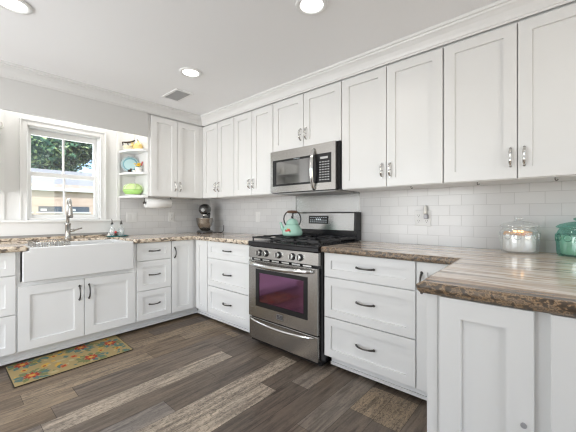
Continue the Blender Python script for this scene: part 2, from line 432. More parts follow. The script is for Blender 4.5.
# ------------------------------------------------------------------ window over the sink
bm = bm_new()
def casing(bm, x0, x1, z0, z1, w, d0, d1):
    box(bm, x0, x0 + w, d0, d1, z0, z1); box(bm, x1 - w, x1, d0, d1, z0, z1); box(bm, x0 + w, x1 - w, d0, d1, z1 - w, z1)
casing(bm, -2.016, -1.316, 1.09, 2.008, .056, -.016, 0)
casing(bm, -2.016, -1.316, 1.09, 2.008, .012, -.026, -.016)
casing(bm, -1.972, -1.360, 1.09, 1.965, .010, -.021, -.016)
win = struct('window_1', bm, M['trim'], label='white double-hung window over the sink', bevel=.002)
bm = bm_new(); box(bm, WX0, WX0 + .012, 0, .13, WZ0, WZ1); box(bm, WX1 - .012, WX1, 0, .13, WZ0, WZ1); box(bm, WX0, WX1, 0, .13, WZ1 - .012, WZ1); box(bm, WX0, WX1, 0, .13, WZ0 - .02, WZ0 + .008)
struct('window_jamb', bm, M['trim'], win)
def sash(z0, z1, y0, y1, st, top, bot):
    bm = bm_new(); x0, x1 = WX0 + .0125, WX1 - .0125
    box(bm, x0, x0 + st, y0, y1, z0, z1); box(bm, x1 - st, x1, y0, y1, z0, z1)
    box(bm, x0 + st, x1 - st, y0, y1, z1 - top, z1); box(bm, x0 + st, x1 - st, y0, y1, z0, z0 + bot)
    box(bm, -1.679, -1.662, y0 + .006, y1 - .006, z0 + bot, z1 - top)
    s = struct('sash', bm, M['trim'], win, bevel=.002)
    bm = bm_new(); box(bm, x0 + st - .004, x1 - st + .004, (y0+y1)/2 - .002, (y0+y1)/2 + .002, z0 + bot - .004, z1 - top + .004)
    struct('pane', bm, M['pane'], s)
    return s
sash(1.500, 1.942, .075, .105, .026, .050, .036)
sash(1.102, 1.540, .040, .070, .026, .040, .037)
bm = bm_new(); box(bm, WX0 + .013, WX1 - .013, -.01, .03, 1.0905, 1.0999); box(bm, -2.6, -1.170, -.05, -.0005, 1.068, 1.090); struct('window_sill', bm, M['trim'], win, bevel=.004)

# ------------------------------------------------------------------ base cabinets
ZB, ZT = .115, .862
def cab_body(side, u0, u1, n1=.61, z0=ZB - .004, z1=.864, n0=.012):
    bm = bm_new(); wbox(bm, side, u0, u1, n0, n1, z0, z1); return bm
def toe(side, u0, u1, parent, n=.540):
    bm = bm_new(); wbox(bm, side, u0, u1, n - .02, n, .022, ZB - .006); wbox(bm, side, u0, u1, n, n + .012, .022, .042); return obj('toe_kick', bm, M['white'], parent)
def front(name, side, u0, u1, z0, z1, parent, n=.61, stile=.06, **kw):
    return obj(name, shaker(side, u0, u1, z0, z1, n, stile=stile, **kw), M['white'], parent)
DR = [(.701, ZT), (.405, .695 - .004), (ZB, .392 + .004)]
DR = [(.6915, ZT), (.4015, .6845), (ZB, .3945)]
def drawers(side, u0, u1, parent, hmat, L=.115):
    for z0, z1 in DR:
        f = front('drawer', side, u0, u1, z0, z1, parent, stile=.055)
        obj('handle', bar_handle(side, (u0 + u1) / 2, (z0 + z1) / 2 + .004, .63, False, L), hmat, f)
# sink side, left to right
GB = 'white base cabinets'
t = thing('base_cabinet', 'white three-drawer base cabinet left of the sink, cut by the photo edge', 'cabinet', (-2.34, -.31, 0), GB)
obj('body', cab_body('S', -2.575, -2.110), M['white'], t); toe('S', -2.575, -2.110, t); drawers('S', -2.566, -2.1165, t, M['bronze'])
t = thing('sink_cabinet', 'wide white two-door cabinet beneath the farmhouse sink', 'cabinet', (-1.68, -.31, 0), GB)
bm = bm_new(); wbox(bm, 'S', -2.1095, -1.2605, .012, .61, ZB - .004, .6305); wbox(bm, 'S', -2.1095, -2.088, .012, .61, .6305, .862); wbox(bm, 'S', -1.289, -1.2605, .012, .61, .6305, .862)
obj('body', bm, M['white'], t); toe('S', -2.1095, -1.2605, t)
d = front('door', 'S', -2.103, -1.6815, ZB, .597, t, stile=.068); obj('handle', bar_handle('S', -1.714, .485, .63, True, .11), M['bronze'], d)
d = front('door', 'S', -1.6765, -1.2655, ZB, .597, t, stile=.068); obj('handle', bar_handle('S', -1.644, .485, .63, True, .11), M['bronze'], d)
t = thing('base_cabinet', 'narrow white three-drawer base cabinet right of the farmhouse sink', 'cabinet', (-1.08, -.31, 0), GB)
obj('body', cab_body('S', -1.260, -.9005), M['white'], t); toe('S', -1.260, -.9005, t); drawers('S', -1.248, -.908, t, M['bronze'], .10)
t = thing('corner_cabinet', 'white corner base cabinet with two narrow panelled doors under the stand mixer', 'cabinet', (-.35, -.35, 0), GB)
bm = bm_new(); wbox(bm, 'S', -.900, -.012, .012, .61, ZB - .004, .864); wbox(bm, 'R', .61, .8675, .012, .61, ZB - .004, .864)
obj('body', bm, M['white'], t); toe('S', -.900, -.540, t); toe('R', .553, .8675, t)
d = front('door', 'S', -.895, -.655, ZB, ZT, t, stile=.052); obj('handle', bar_handle('S', -.866, .742, .63, True, .10), M['bronze'], d)
front('door', 'R', .655, .862, ZB, ZT, t, stile=.052)
# range side
t = thing('base_cabinet', 'white three-drawer base cabinet between the corner and the range', 'cabinet', (-.31, -1.2, 0), GB)
obj('body', cab_body('R', .868, 1.556), M['white'], t); toe('R', .868, 1.556, t); drawers('R', .875, 1.535, t, M['bronze'])
t = thing('base_cabinet', 'wide white three-drawer base cabinet right of the range', 'cabinet', (-.31, -2.68, 0), GB)
obj('body', cab_body('R', 2.3425, 3.0075), M['white'], t); toe('R', 2.36, 3.0075, t); drawers('R', 2.356, 3.0015, t, M['bronze'], .12)
t = thing('base_cabinet', 'narrow white base cabinet with tall door in the angle of the peninsula', 'cabinet', (-.31, -3.14, 0), GB)
obj('body', cab_body('R', 3.008, 3.2695), M['white'], t); toe('R', 3.008, 3.2695, t)
d = front('door', 'R', 3.0085, 3.262, ZB, ZT, t, stile=.058); obj('handle', bar_handle('R', 3.038, .742, .63, True, .11), M['bronze'], d)
# peninsula: its end carries two doors
t = thing('peninsula_cabinet', 'white panelled end cabinet carrying the nearest stone counter', 'cabinet', (-.68, -3.8, 0), GB)
bm = bm_new(); box(bm, -1.345, -.012, -4.38, -3.284, ZB - .004, .864); obj('body', bm, M['white'], t, bevel=.002)
bm = bm_new(); box(bm, -1.349, -1.3455, -3.324, -3.286, ZB, .862); box(bm, -1.352, -1.349, -3.320, -3.308, ZB, .862); obj('corner_post', bm, M['white'], t)
bm = bm_new(); box(bm, -1.29, -.62, -4.38, -3.33, 0, ZB - .006); obj('toe_kick', bm, M['white'], t)
for a, b in ((3.330, 3.579), (3.615, 3.864), (3.900, 4.149)):
    d = obj('door', shaker('R', a, b, ZB, .862, 1.3455, stile=.064, rec=.013), M['white'], t)
    if a < 3.4:
        bm = bm_new(); cyl(bm, (-1.3655, -3.556, .531), (-1.371, -3.556, .531), .0075, 14); obj('button', bm, M['grey_knob'], d)

# ------------------------------------------------------------------ stone worktops with chiselled edges
def resample(pts, rough, step=.012):
    out = []
    for i, p in enumerate(pts):
        q = pts[(i + 1) % len(pts)]; a = Vector(p); b = Vector(q); L = (b - a).length
        n = max(1, int(L / step)) if rough[i] else 1
        for k in range(n): out.append((a.lerp(b, k / n), rough[i], i, k == 0))
    return out
def slab(pts, rough, z0, z1, parent, mtop, medge):
    pts = [Vector(p) for p in pts]; N = len(pts)
    S = resample(pts, rough); K = len(S)
    area2 = sum(pts[i].x * pts[(i+1) % N].y - pts[(i+1) % N].x * pts[i].y for i in range(N)); sg = 1 if area2 > 0 else -1
    def nrm(i):
        e = (pts[(i+1) % N] - pts[i]).normalized(); return Vector((e.y, -e.x)) * sg
    bt = bm_new(); be = bm_new()
    rows_ = [(-.010, z1), (-.003, z1 - .003), (.003, z1 - .011), (.004, (z0+z1)/2), (.001, z0 + .010), (-.006, z0)]
    ring = [[] for _ in rows_]; top = []
    for k, (p, rg, si, corner) in enumerate(S):
        n1 = nrm(si); rp = rough[si - 1]
        nn = n1 + nrm(si - 1) if corner else n1
        if corner: nn = nn / max(nn.length_squared / 2, .5)
        any_rough = rg or (corner and rp)
        top.append(bt.verts.new((*(p + (nn * -.010 if (corner and rg and rp) else (n1 if rg else nrm(si-1)) * -.010 if any_rough else nn * 0)), z1)))
        for j, (o, z) in enumerate(rows_):
            w = noise.noise(Vector((p.x * 38, p.y * 38, z * 60))) * .008 + noise.noise(Vector((p.x * 11 + 5, p.y * 11, z * 30))) * .007
            if j in (0,): w = 0
            if not any_rough: o2 = 0; zz = z
            else:
                o2 = o + w * (1 if j in (2, 3, 4) else .5); zz = z + (noise.noise(Vector((p.x * 30, p.y * 30, 9))) * .003 if 0 < j < 5 else 0)
            dirn = nn if (corner and rg and rp) else (n1 if rg else (nrm(si-1) if corner and rp else nn))
            q = p + dirn * o2
            ring[j].append(be.verts.new((q.x, q.y, zz)))
    bt.faces.new(top)
    bot = [bt.verts.new((v.co.x, v.co.y, z1 - .002)) for v in top]
    for k in range(K): bt.faces.new((top[k], top[(k+1) % K], bot[(k+1) % K], bot[k]))
    for j in range(len(rows_) - 1):
        for k in range(K):
            f = be.faces.new((ring[j][k], ring[j][(k+1) % K], ring[j+1][(k+1) % K], ring[j+1][k])); f.smooth = True
    be.faces.new(ring[-1])
    bt.normal_update(); be.normal_update()
    bmesh.ops.triangulate(bt, faces=[f for f in bt.faces if len(f.verts) > 4]); bmesh.ops.triangulate(be, faces=[f for f in be.faces if len(f.verts) > 4])
    obj('slab', bt, mtop, parent); obj('chiselled_edge', be, medge, parent)
CZ0, CZ1 = .8655, .905
t = thing('countertop', 'brown and cream stone counter around the sink and corner up to the range', 'countertop', (-1.3, -.33, CZ0))
slab([(-2.6, -.668), (-2.056, -.672), (-2.056, -.196), (-1.278, -.196), (-1.278, -.655), (-.66, -.655), (-.66, -1.572), (-.010, -1.572), (-.010, -.017), (-2.6, -.017)],
     [1, 1, 1, 1, 1, 1, 0, 0, 0, 0], CZ0, CZ1, t, M['stone_x'], M['edge_x'])
bm = bm_new(); box(bm, -2.6, -1.179, -.034, -.0165, .9055, .9285); obj('back_lip', bm, M['edge_x'], t, bevel=.003)
t = thing('countertop', 'streaked stone counter right of the range widening into the near peninsula', 'countertop', (-.7, -3.3, CZ0))
slab([(-.010, -2.346), (-.655, -2.346), (-.655, -3.238), (-1.374, -3.264), (-1.380, -4.4), (-.010, -4.4)], [0, 1, 1, 1, 0, 0], CZ0, CZ1, t, M['stone_y'], M['edge_y'])

# ------------------------------------------------------------------ farmhouse sink
t = thing('farmhouse_sink', 'white apron-front farmhouse sink set below the window', 'sink', (-1.69, -.43, .63))
bm = bm_new()
x0, x1, y0, y1 = -2.036, -1.298, -.656, -.216
def rect(bm, a, b, c, d, z): return [bm.verts.new(p) for p in ((a, c, z), (b, c, z), (b, d, z), (a, d, z))]
R_ = [rect(bm, x0, x1, y0, y1, .632), rect(bm, x0, x1, y0, y1, .888), rect(bm, x0+.028, x1-.028, y0+.020, y1-.02, .888), rect(bm, x0+.045, x1-.045, y0+.036, y1-.035, .668)]
for a, b in zip(R_, R_[1:]):
    for k in range(4): bm.faces.new((a[k], a[(k+1) % 4], b[(k+1) % 4], b[k]))
bm.faces.new(R_[-1]); bm.faces.new(R_[0][::-1])
ap = [(-2.083, .632), (-1.294, .632), (-1.294, .888), (-2.044, .888), (-2.044, .8635), (-2.083, .8635)]
fa = [bm.verts.new((x, -.672, z)) for x, z in ap]; bk = [bm.verts.new((x, -.6565, z)) for x, z in ap]
bm.faces.new(fa); bm.faces.new(bk[::-1])
for k in range(6): bm.faces.new((fa[k], fa[(k+1) % 6], bk[(k+1) % 6], bk[k]))
obj('basin', bm, M['porcelain'], t, bevel=.008)
bm = bm_new(); lathe(bm, [(.042, 0), (.042, .004), (.03, .003)], (-1.69, -.40, .668), 24); obj('drain', bm, M['chrome'], t)
# wire rack standing in the basin
t = thing('dish_rack', 'silver wire dish rack standing in the left half of the sink', 'dish rack', (-1.93, -.42, .67))
bm = bm_new()
a, b, c, d = -1.992, -1.77, -.585, -.265
for z in (.916, .80, .685):
    tube(bm, [(a, c, z), (b, c, z), (b, d, z), (a, d, z), (a, c, z)], .003, 6)
obj('frame', bm, M['chrome'], t)
bm = bm_new()
for i in range(13):
    x = a + (b - a) * i / 12
    tube(bm, [(x, c, .917), (x, c, .683), (x, d, .683), (x, d, .917)], .0024, 5)
for i in range(1, 12):
    yy = c + (d - c) * i / 12
    tube(bm, [(a, yy, .917), (a, yy, .683), (b, yy, .683), (b, yy, .917)], .0017, 5)
obj('wires', bm, M['faucet'], t)
bm = bm_new()
for i in range(7):
    x = a + .02 + i * .03; tube(bm, [(x, -.30, .684), (x, -.30, .90), (x, -.36, .90), (x, -.36, .684)], .0018, 5)
obj('plate_holder', bm, M['chrome'], t)
for xx in (a, b):
    for yy in (c, d):
        bm = bm_new(); cyl(bm, (xx, yy, .6685), (xx, yy, .69), .005, 8); obj('foot', bm, M['rubber'], t)
# faucet
t = thing('kitchen_faucet', 'brushed nickel pull-down faucet with side lever behind the sink', 'faucet', (-1.678, -.11, .905))
fx, fy = -1.678, -.110
bm = bm_new(); lathe(bm, [(.030, 0), (.030, .008), (.024, .016), (.0225, .02), (.0225, .130), (.026, .134), (.026, .150), (.019, .156)], (fx, fy, .9055), 24); obj('body', bm, M['faucet'], t)
bm = bm_new(); pts = [(fx, fy, 1.055), (fx, fy, 1.20)] + [(fx, fy - .045 + .045 * math.cos(a_), 1.225 + .055 * math.sin(a_)) for a_ in [PI * i / 10 for i in range(0, 11)]] + [(fx, fy - .09, 1.205)]
tube(bm, pts, [.0135] * len(pts), 14); obj('spout', bm, M['faucet'], t)
bm = bm_new(); tube(bm, [(fx, fy - .09, 1.215), (fx, fy - .092, 1.19), (fx, fy - .094, 1.14), (fx, fy - .095, 1.115)], [.015, .018, .0195, .021], 16); obj('spray_head', bm, M['faucet'], t)
bm = bm_new(); cyl(bm, (fx, fy - .0952, 1.1145), (fx, fy - .0953, 1.108), .0185, 16); obj('spray_face', bm, M['rubber'], t)
bm = bm_new(); tube(bm, [(fx + .018, fy, .985), (fx + .05, fy, .987), (fx + .058, fy, .989), (fx + .115, fy - .006, 1.006)], [.014, .014, .008, .006], 12); obj('lever', bm, M['faucet'], t)

# ------------------------------------------------------------------ upper cabinets
UZ0, UZ1 = 1.342, 2.212
GU = 'white wall cabinets'
def upper(side, u0, u1, seam, label, z0=UZ0, ha=None, body=None, door0=None, door1=None):
    c = W(side, (u0 + u1) / 2, .17, z0)
    t = thing('wall_cabinet', label, 'cabinet', c, GU)
    bm = bm_new(); wbox(bm, side, u0, u1, .012, .328, z0 - .004, 2.3215)
    obj('body', bm, M['white'], t)
    if side == 'S' and u1 > -1:
        bm = bm_new(); wbox(bm, 'S', -.3875, -.3495, .3285, .347, z0 - .003, UZ1 + .004); wbox(bm, 'R', .3475, .3595, .3285, .347, z0 - .003, UZ1 + .004); obj('filler_strip', bm, M['white'], t)
    a = door0 if door0 is not None else u0 + .004; b = door1 if door1 is not None else u1 - .004
    for s, (p, q) in ((-1, (a, seam - .0025)), (1, (seam + .0025, b))):
        d = front('door', side, p, q, z0, UZ1, t, n=.329, stile=.062)
        hz = (z0 + .118) if ha is None else ha
        obj('handle', bow_pull(side, seam + s * .031, hz, .349), M['nickel'], d)
    return t
upper('S', -1.0145, -.352, -.682, 'white two-door wall cabinet above the paper towel roll', door0=-.986, door1=-.39)
upper('S', -3.02, -2.311, -2.665, 'white two-door wall cabinet left of the window, outside the photo')
upper('R', .352, .9565, .655, 'white two-door wall cabinet in the corner above the stand mixer', door0=.362)
upper('R', .957, 1.5575, 1.250, 'white two-door wall cabinet between the corner one and the microwave')
upper('R', 1.558, 2.3265, 1.937, 'short white two-door wall cabinet directly above the microwave', z0=1.738, ha=1.855)
upper('R', 2.327, 3.0805, 2.702, 'white two-door wall cabinet just right of the microwave')
upper('R', 3.081, 3.843, 3.462, 'white two-door wall cabinet above the glass jars')
bm = bm_new(); wbox(bm, 'R', 3.8435, 4.38, .012, .349, UZ0 - .004, 2.3215); wbox(bm, 'R', 3.86, 4.36, .349, .351, UZ0 + .02, 2.2)
tag(obj('wall_cabinet', bm, M['white']), 'plain white cabinet end beyond the jar-side wall cabinet, outside the photo', 'cabinet', GU)
# small dark hooks under the range-side cabinets
for u, where in ((2.86, 'small dark cup hook under the cabinet right of the microwave'), (3.26, 'small dark cup hook under the cabinet above the clear jar'), (3.62, 'small dark cup hook under the cabinet near the photo edge')):
    bm = bm_new(); tube(bm, [(-.30, -u, 1.3375), (-.30, -u, 1.330)] + [(-.30, -u - .006 + .006 * math.cos(a_), 1.327 - .007 * math.sin(a_)) for a_ in [PI * k / 6 for k in range(7)]], .0022, 6)
    tag(obj('cup_hook', bm, M['bronze']), where, 'hook', 'cup hooks under the wall cabinets')

# ------------------------------------------------------------------ open shelves either side of the window
PLAN = [(0, -.0005), (0, -.342), (.045, -.332), (.090, -.290), (.130, -.220), (.157, -.145), (.168, -.075), (.170, -.0005)]
def shelves(xc, s, label, cz):
    """rounded open shelves running from a cabinet side at xc towards the window (s = -1 left, 1 right)"""
    t = thing('open_shelf_unit', label, 'shelf', (xc + s * .08, -.12, 1.32), 'open shelves beside the window')
    for z in (1.320, 1.570, 1.816):
        bm = bm_new(); lo = [bm.verts.new((xc + s * (px + .0005), py, z)) for px, py in PLAN]; hi = [bm.verts.new((xc + s * (px + .0005), py, z + .024)) for px, py in PLAN]
        n = len(lo); bm.faces.new(lo); bm.faces.new(hi[::-1])
        for k in range(n): bm.faces.new((lo[k], lo[(k+1) % n], hi[(k+1) % n], hi[k]))
        obj('shelf', bm, M['trim'], t, bevel=.002)
shelves(-1.0155, -1, 'white rounded open shelves right of the window, joining the cabinet side', 0)
shelves(-2.3105, 1, 'white rounded open shelves left of the window, cut by the photo edge', 0)
bm = bm_new(); box(bm, -1.208, -1.178, -.014, 0, 1.0905, H - .001); struct('trim_6', bm, M['trim'], label='upright white strip right of the window')
bm = bm_new(); box(bm, -2.146, -2.116, -.014, 0, 1.0905, H - .001); struct('trim_7', bm, M['trim'], label='upright white strip left of the window')

# ------------------------------------------------------------------ gas range
RU0, RU1 = 1.579, 2.3375
t = thing('gas_range', 'stainless steel slide-in gas range between the drawer cabinets', 'range', (-.34, -1.958, 0))
bm = bm_new(); wbox(bm, 'R', RU0 + .001, RU1 - .001, .03, .640, .03, .893); obj('body', bm, M['black'], t)
for u in (RU0 + .05, RU1 - .05):
    for n in (.08, .58):
        bm = bm_new(); cyl(bm, W('R', u, n, 0), W('R', u, n, .03), .018, 12); obj('foot', bm, M['rubber'], t)
# storage drawer
bm = bm_new(); wbox(bm, 'R', RU0 + .004, RU1 - .012, .640, .672, .058, .243); dr = obj('drawer_front', bm, M['steel'], t, bevel=.004)
def bow_handle(u0, u1, z, n, sag, out, r, fl=1.0):
    bm = bm_new(); pts = []; rad = []
    for i in range(25):
        q = i / 24; s = math.sin(PI * q)
        pts.append(W('R', u0 + (u1 - u0) * q, n + .004 + out * (s ** .5), z - sag * s + .0)); rad.append(r * (.75 + .35 * s ** .5))
    tube(bm, pts, rad, 12, flat=fl); return bm
obj('handle', bow_handle(RU0 + .03, RU1 - .045, .232, .672, .012, .040, .011), M['chrome'], dr)
# oven door
bm = bm_new(); DU0, DU1, DZ0, DZ1 = RU0 + .004, RU1 - .012, .256, .742
GU0, GU1, GZ0, GZ1 = 1.672, 2.238, .352, .672
wbox(bm, 'R', DU0, GU0, .640, .678, DZ0, DZ1); wbox(bm, 'R', GU1, DU1, .640, .678, DZ0, DZ1)
wbox(bm, 'R', GU0, GU1, .640, .678, DZ0, GZ0); wbox(bm, 'R', GU0, GU1, .640, .678, GZ1, DZ1)
door = obj('oven_door', bm, M['steel'], t)
bm = bm_new(); iu0, iu1, iz0, iz1 = 1.712, 2.200, .392, .640
wbox(bm, 'R', GU0, iu0, .668, .680, GZ0, GZ1); wbox(bm, 'R', iu1, GU1, .668, .680, GZ0, GZ1); wbox(bm, 'R', iu0, iu1, .668, .680, GZ0, iz0); wbox(bm, 'R', iu0, iu1, .668, .680, iz1, GZ1)
obj('window_border', bm, M['black'], door)
bm = bm_new(); wbox(bm, 'R', iu0 - .01, iu1 + .01, .674, .676, iz0 - .01, iz1 + .01); obj('window_glass', bm, M['ovenglass'], door)
bm = bm_new()
for z in (.50, .57):
    wbox(bm, 'R', iu0 + .01, iu1 - .01, .655, .658, z, z + .005)
    for k in range(24): wbox(bm, 'R', iu0 + .02 + k * .0195, iu0 + .023 + k * .0195, .643, .655, z, z + .003)
obj('oven_rack', bm, M['chrome'], door)
obj('handle', bow_handle(RU0 + .022, RU1 - .045, .720, .678, .010, .055, .0185), M['chrome'], door)
bm = bm_new(); wbox(bm, 'R', 1.922, 1.988, .678, .682, .292, .332, 0); wbox(bm, 'R', 1.928, 1.982, .682, .6828, .297, .327, 1)
for k in range(5): wbox(bm, 'R', 1.934 + k * .009, 1.938 + k * .009, .6828, .6831, .304, .310, 0)
wbox(bm, 'R', 1.948, 1.962, .6828, .6831, .314, .323, 0)
obj('badge', bm, [mat('badge_silver', (.30, .30, .30), .3, 1), mat('badge_grey', (.10, .10, .11), .3)], door)
bm = bm_new()
for k in range(6): wbox(bm, 'R', RU0 + .05 + k * .11, RU0 + .13 + k * .11, .6405, .6605, .746, .757)
obj('door_vent', bm, M['chrome'], t)
# control panel: slightly tilted steel fascia with five knobs
bm = bm_new()
v = [bm.verts.new(W('R', u, n, z)) for u in (RU0 + .002, RU1 - .004) for n, z in ((.640, .765), (.680, .765), (.677, .858), (.640, .862))]
for f in ((0,1,2,3), (7,6,5,4), (0,4,5,1), (1,5,6,2), (2,6,7,3), (3,7,4,0)): bm.faces.new([v[i] for i in f])
pn = obj('control_panel', bm, M['steel'], t, bevel=.003)
for u in (1.722, 1.798, 1.944, 2.092, 2.166):
    bm = bm_new(); cyl(bm, W('R', u, .676, .812), W('R', u, .686, .8125), .029, 20, mi=1, r2=.027); cyl(bm, W('R', u, .684, .8125), W('R', u, .710, .814), .023, 20, r2=.020)
    k = obj('knob', bm, [M['chrome'], M['black']], pn)
    bm = bm_new(); wbox(bm, 'R', u - .004, u + .004, .708, .715, .795, .833); obj('knob_grip', bm, M['bronze'], k)
# cooktop
bm = bm_new(); wbox(bm, 'R', RU0 - .0005, RU1 + .0005, .05, .684, .8945, .908); wbox(bm, 'R', RU0, RU1 - .002,   .640, .682, .8635, .8945); obj('cooktop', bm, M['black'], t, bevel=.004)
burn = [(1.735, .22), (1.735, .50), (1.958, .36), (2.18, .22), (2.18, .50)]
for u, n in burn:
    bm = bm_new(); lathe(bm, [(.055, 0), (.053, .006), (.035, .008), (.035, .014), (.033, .018), (.0, .019)], W('R', u, n, .908), 20); obj('burner', bm, M['iron'], t)
for gu0, gu1 in ((RU0 + .012, 1.826), (1.830, 2.086), (2.090, RU1 - .012)):
    bm = bm_new(); g0, g1 = .10, .645
    for u in (gu0, gu1 - .012): wbox(bm, 'R', u, u + .012, g0, g1, .930, .944)
    for n in (g0, (g0 + g1) / 2 - .006, g1 - .012): wbox(bm, 'R', gu0, gu1, n, n + .012, .930, .944)
    cu = (gu0 + gu1) / 2
    wbox(bm, 'R', cu - .005, cu + .005, g0, g0 + .10, .932, .948); wbox(bm, 'R', cu - .005, cu + .005, g1 - .10, g1, .932, .948); wbox(bm, 'R', cu - .005, cu + .005, .32, .42, .932, .948)
    for n in (.22, .50):
        wbox(bm, 'R', gu0, gu0 + .085, n - .005, n + .005, .932, .948); wbox(bm, 'R', gu1 - .085, gu1, n - .005, n + .005, .932, .948)
    for u in (gu0 + .006, gu1 - .006):
        for n in (g0 + .006, g1 - .006): cyl(bm, W('R', u, n, .908), W('R', u, n, .932), .007, 8)
    obj('burner_grate', bm, M['iron'], t)
# back guard
bm = bm_new(); wbox(bm, 'R', RU0 + .012, RU1 - .012, .012, .09, .9085, .998); wbox(bm, 'R', RU0 + .012, RU0 + .03, .012, .105, .998, 1.160); wbox(bm, 'R', RU1 - .034, RU1 - .012, .012, .105, .998, 1.160)
bg = obj('back_guard', bm, M['black'], t, bevel=.003)
bm = bm_new()
v = [bm.verts.new(W('R', u, n, z)) for u in (RU0 + .0305, RU1 - .0345) for n, z in ((.012, .9985), (.108, .9985), (.100, 1.150), (.092, 1.162), (.012, 1.162))]
k = 5
for i in range(k): bm.faces.new((v[i], v[(i+1) % k], v[k + (i+1) % k], v[k + i]))
bm.faces.new(v[:k]); bm.faces.new(v[k:][::-1])
bp = obj('guard_panel', bm, M['steel_v'], bg)
bm = bm_new()
def onpanel(u0, u1, z0, z1, lift, mi, bm=bm):
    f = lambda z: .108 - (z - .9985) * (.008 / .1515)
    q = [bm.verts.new(W('R', u, f(z) + l, z)) for l in (0, lift) for u, z in ((u0, z0), (u1, z0), (u1, z1), (u0, z1))]
    for a in ((0,1,2,3), (4,5,6,7), (0,1,5,4), (1,2,6,5), (2,3,7,6), (3,0,4,7)): bm.faces.new([q[i] for i in a]).material_index = mi
onpanel(1.81, 2.035, 1.052, 1.128, .003, 0)
dp = obj('display', bm, M['black'], bp)
bm = bm_new()
for r_, z in enumerate((1.066, 1.084)):
    for k in range(9):
        if r_ == 1 and 3 <= k <= 5: continue
        onpanel(1.826 + k * .0225, 1.838 + k * .0225, z, z + .005, .0034, 0, bm)
for k in range(8): onpanel(1.83 + k * .025, 1.842 + k * .025, 1.108, 1.112, .0034, 0, bm)
for k in range(3): onpanel(1.895 + k * .022, 1.909 + k * .022, 1.084, 1.100, .0034, 0, bm)
obj('buttons', bm, M['led'], dp)
# steel sheet on the wall behind the range
bm = bm_new(); wbox(bm, 'R', 1.571, 2.310, .0082, .0105, .92, 1.336, 0); wbox(bm, 'R', 1.566, 1.571, .0082, .012, .92, 1.336, 1)
tag(obj('splash_panel', bm, [M['steel_v'], M['black']]), 'brushed steel sheet on the wall between range and microwave', 'splash panel')

# ------------------------------------------------------------------ microwave
MU0, MU1, MZ0, MZ1 = 1.566, 2.318, 1.340, 1.732
t = thing('microwave', 'stainless steel over-the-range microwave hung below the short cabinet', 'microwave', (-.2, -1.94, MZ0))
bm = bm_new(); wbox(bm, 'R', MU0, MU1, .012, .366, MZ0, MZ1); obj('case', bm, M['black'], t)
bm = bm_new(); fu0, fu1 = 1.572, 2.300
bz0, bz1 = 1.402, 1.645; bu0, bu1 = 1.602, 2.262
wbox(bm, 'R', fu0, fu1, .366, .396, bz1, MZ1 - .002); wbox(bm, 'R', fu0, fu1, .366, .396, MZ0 + .004, bz0); wbox(bm, 'R', fu0, bu0, .366, .396, bz0, bz1); wbox(bm, 'R', bu1, fu1, .366, .396, bz0, bz1)
fr = obj('front_panel', bm, M['steel'], t)
bm = bm_new(); wu0, wu1, wz0, wz1 = 1.640, 2.058, 1.420, 1.628
wbox(bm, 'R', bu0, wu0, .366, .393, bz0, bz1); wbox(bm, 'R', wu1, 2.112, .366, .393, bz0, bz1); wbox(bm, 'R', wu0, wu1, .366, .393, bz0, wz0); wbox(bm, 'R', wu0, wu1, .366, .393, wz1, bz1)
for k in range(6): wbox(bm, 'R', 1.86 + k * .012, 1.867 + k * .012, .393, .3934, 1.634, 1.640, 1)
dd = obj('door', bm, [M['black'], M['led']], t)
bm = bm_new(); wbox(bm, 'R', wu0 - .004, wu1 + .004, .388, .390, wz0 - .004, wz1 + .004); obj('door_glass', bm, M['microglass'], dd)
bm = bm_new(); wbox(bm, 'R', wu0 - .003, wu1 + .003, .3665, .3695, wz0 - .003, wz1 + .003); obj('inner_screen', bm, mat('grey_screen', (.07, .07, .072), .5), dd)
bm = bm_new(); pts = []; rad = []
for i in range(21):
    q = i / 20; s = math.sin(PI * q); pts.append(W('R', 2.090 + .004 * s, .398 + .044 * s ** .6, 1.352 + (1.690 - 1.352) * q)); rad.append(.013 + .006 * s)
tube(bm, pts, rad, 12); obj('handle', bm, M['chrome'], dd)
bm = bm_new(); wbox(bm, 'R', 2.1125, bu1, .366, .393, bz0, bz1)
kp = obj('keypad', bm, M['black'], t)
bm = bm_new()
wbox(bm, 'R', 2.15, 2.225, .393, .3936, 1.600, 1.618)
for r_ in range(8):
    for c_ in range(4): wbox(bm, 'R', 2.142 + c_ * .027, 2.158 + c_ * .027, .393, .3936, 1.424 + r_ * .021, 1.431 + r_ * .021)
obj('buttons', bm, mat('key_marks', (.55, .55, .55), .5), kp)
bm = bm_new(); wbox(bm, 'R', MU0 + .05, MU1 - .05, .06, .34, MZ0 - .010, MZ0 - .0005); wbox(bm, 'R', 1.80, 1.95, .26, .33, MZ0 - .012, MZ0 - .010); obj('underside_grille', bm, M['vent'], t)

# ------------------------------------------------------------------ kettle on the back left burner
t = thing('tea_kettle', 'mint green enamel tea kettle with red flowers on the back burner', 'kettle', (-.40, -1.85, .948))
kc = (-.40, -1.85, .9482)
bm = bm_new(); lathe(bm, [(.070, 0), (.084, .005), (.091, .020), (.090, .040), (.081, .064), (.067, .086), (.056, .102)], kc, 32); body = obj('body', bm, M['mint'], t)
bm = bm_new(); lathe(bm, [(.058, .1025), (.057, .107), (.050, .128), (.035, .145), (.016, .153), (.008, .155)], kc, 24); lid = obj('lid', bm, M['mint'], t)
bm = bm_new(); lathe(bm, [(.005, .154), (.007, .160), (.013, .167), (.011, .176), (.0, .179)], kc, 14); obj('lid_knob', bm, M['iron'], lid)
sd = Vector((-.55, .83, 0)).normalized()
bm = bm_new(); K = Vector(kc); pts = [K + sd * .068 + Vector((0, 0, .045)), K + sd * .090 + Vector((0, 0, .066)), K + sd * .098 + Vector((0, 0, .096)), K + sd * .108 + Vector((0, 0, .120))]
tube(bm, pts, [.024, .017, .012, .011], 14); obj('spout', bm, M['mint'], t)
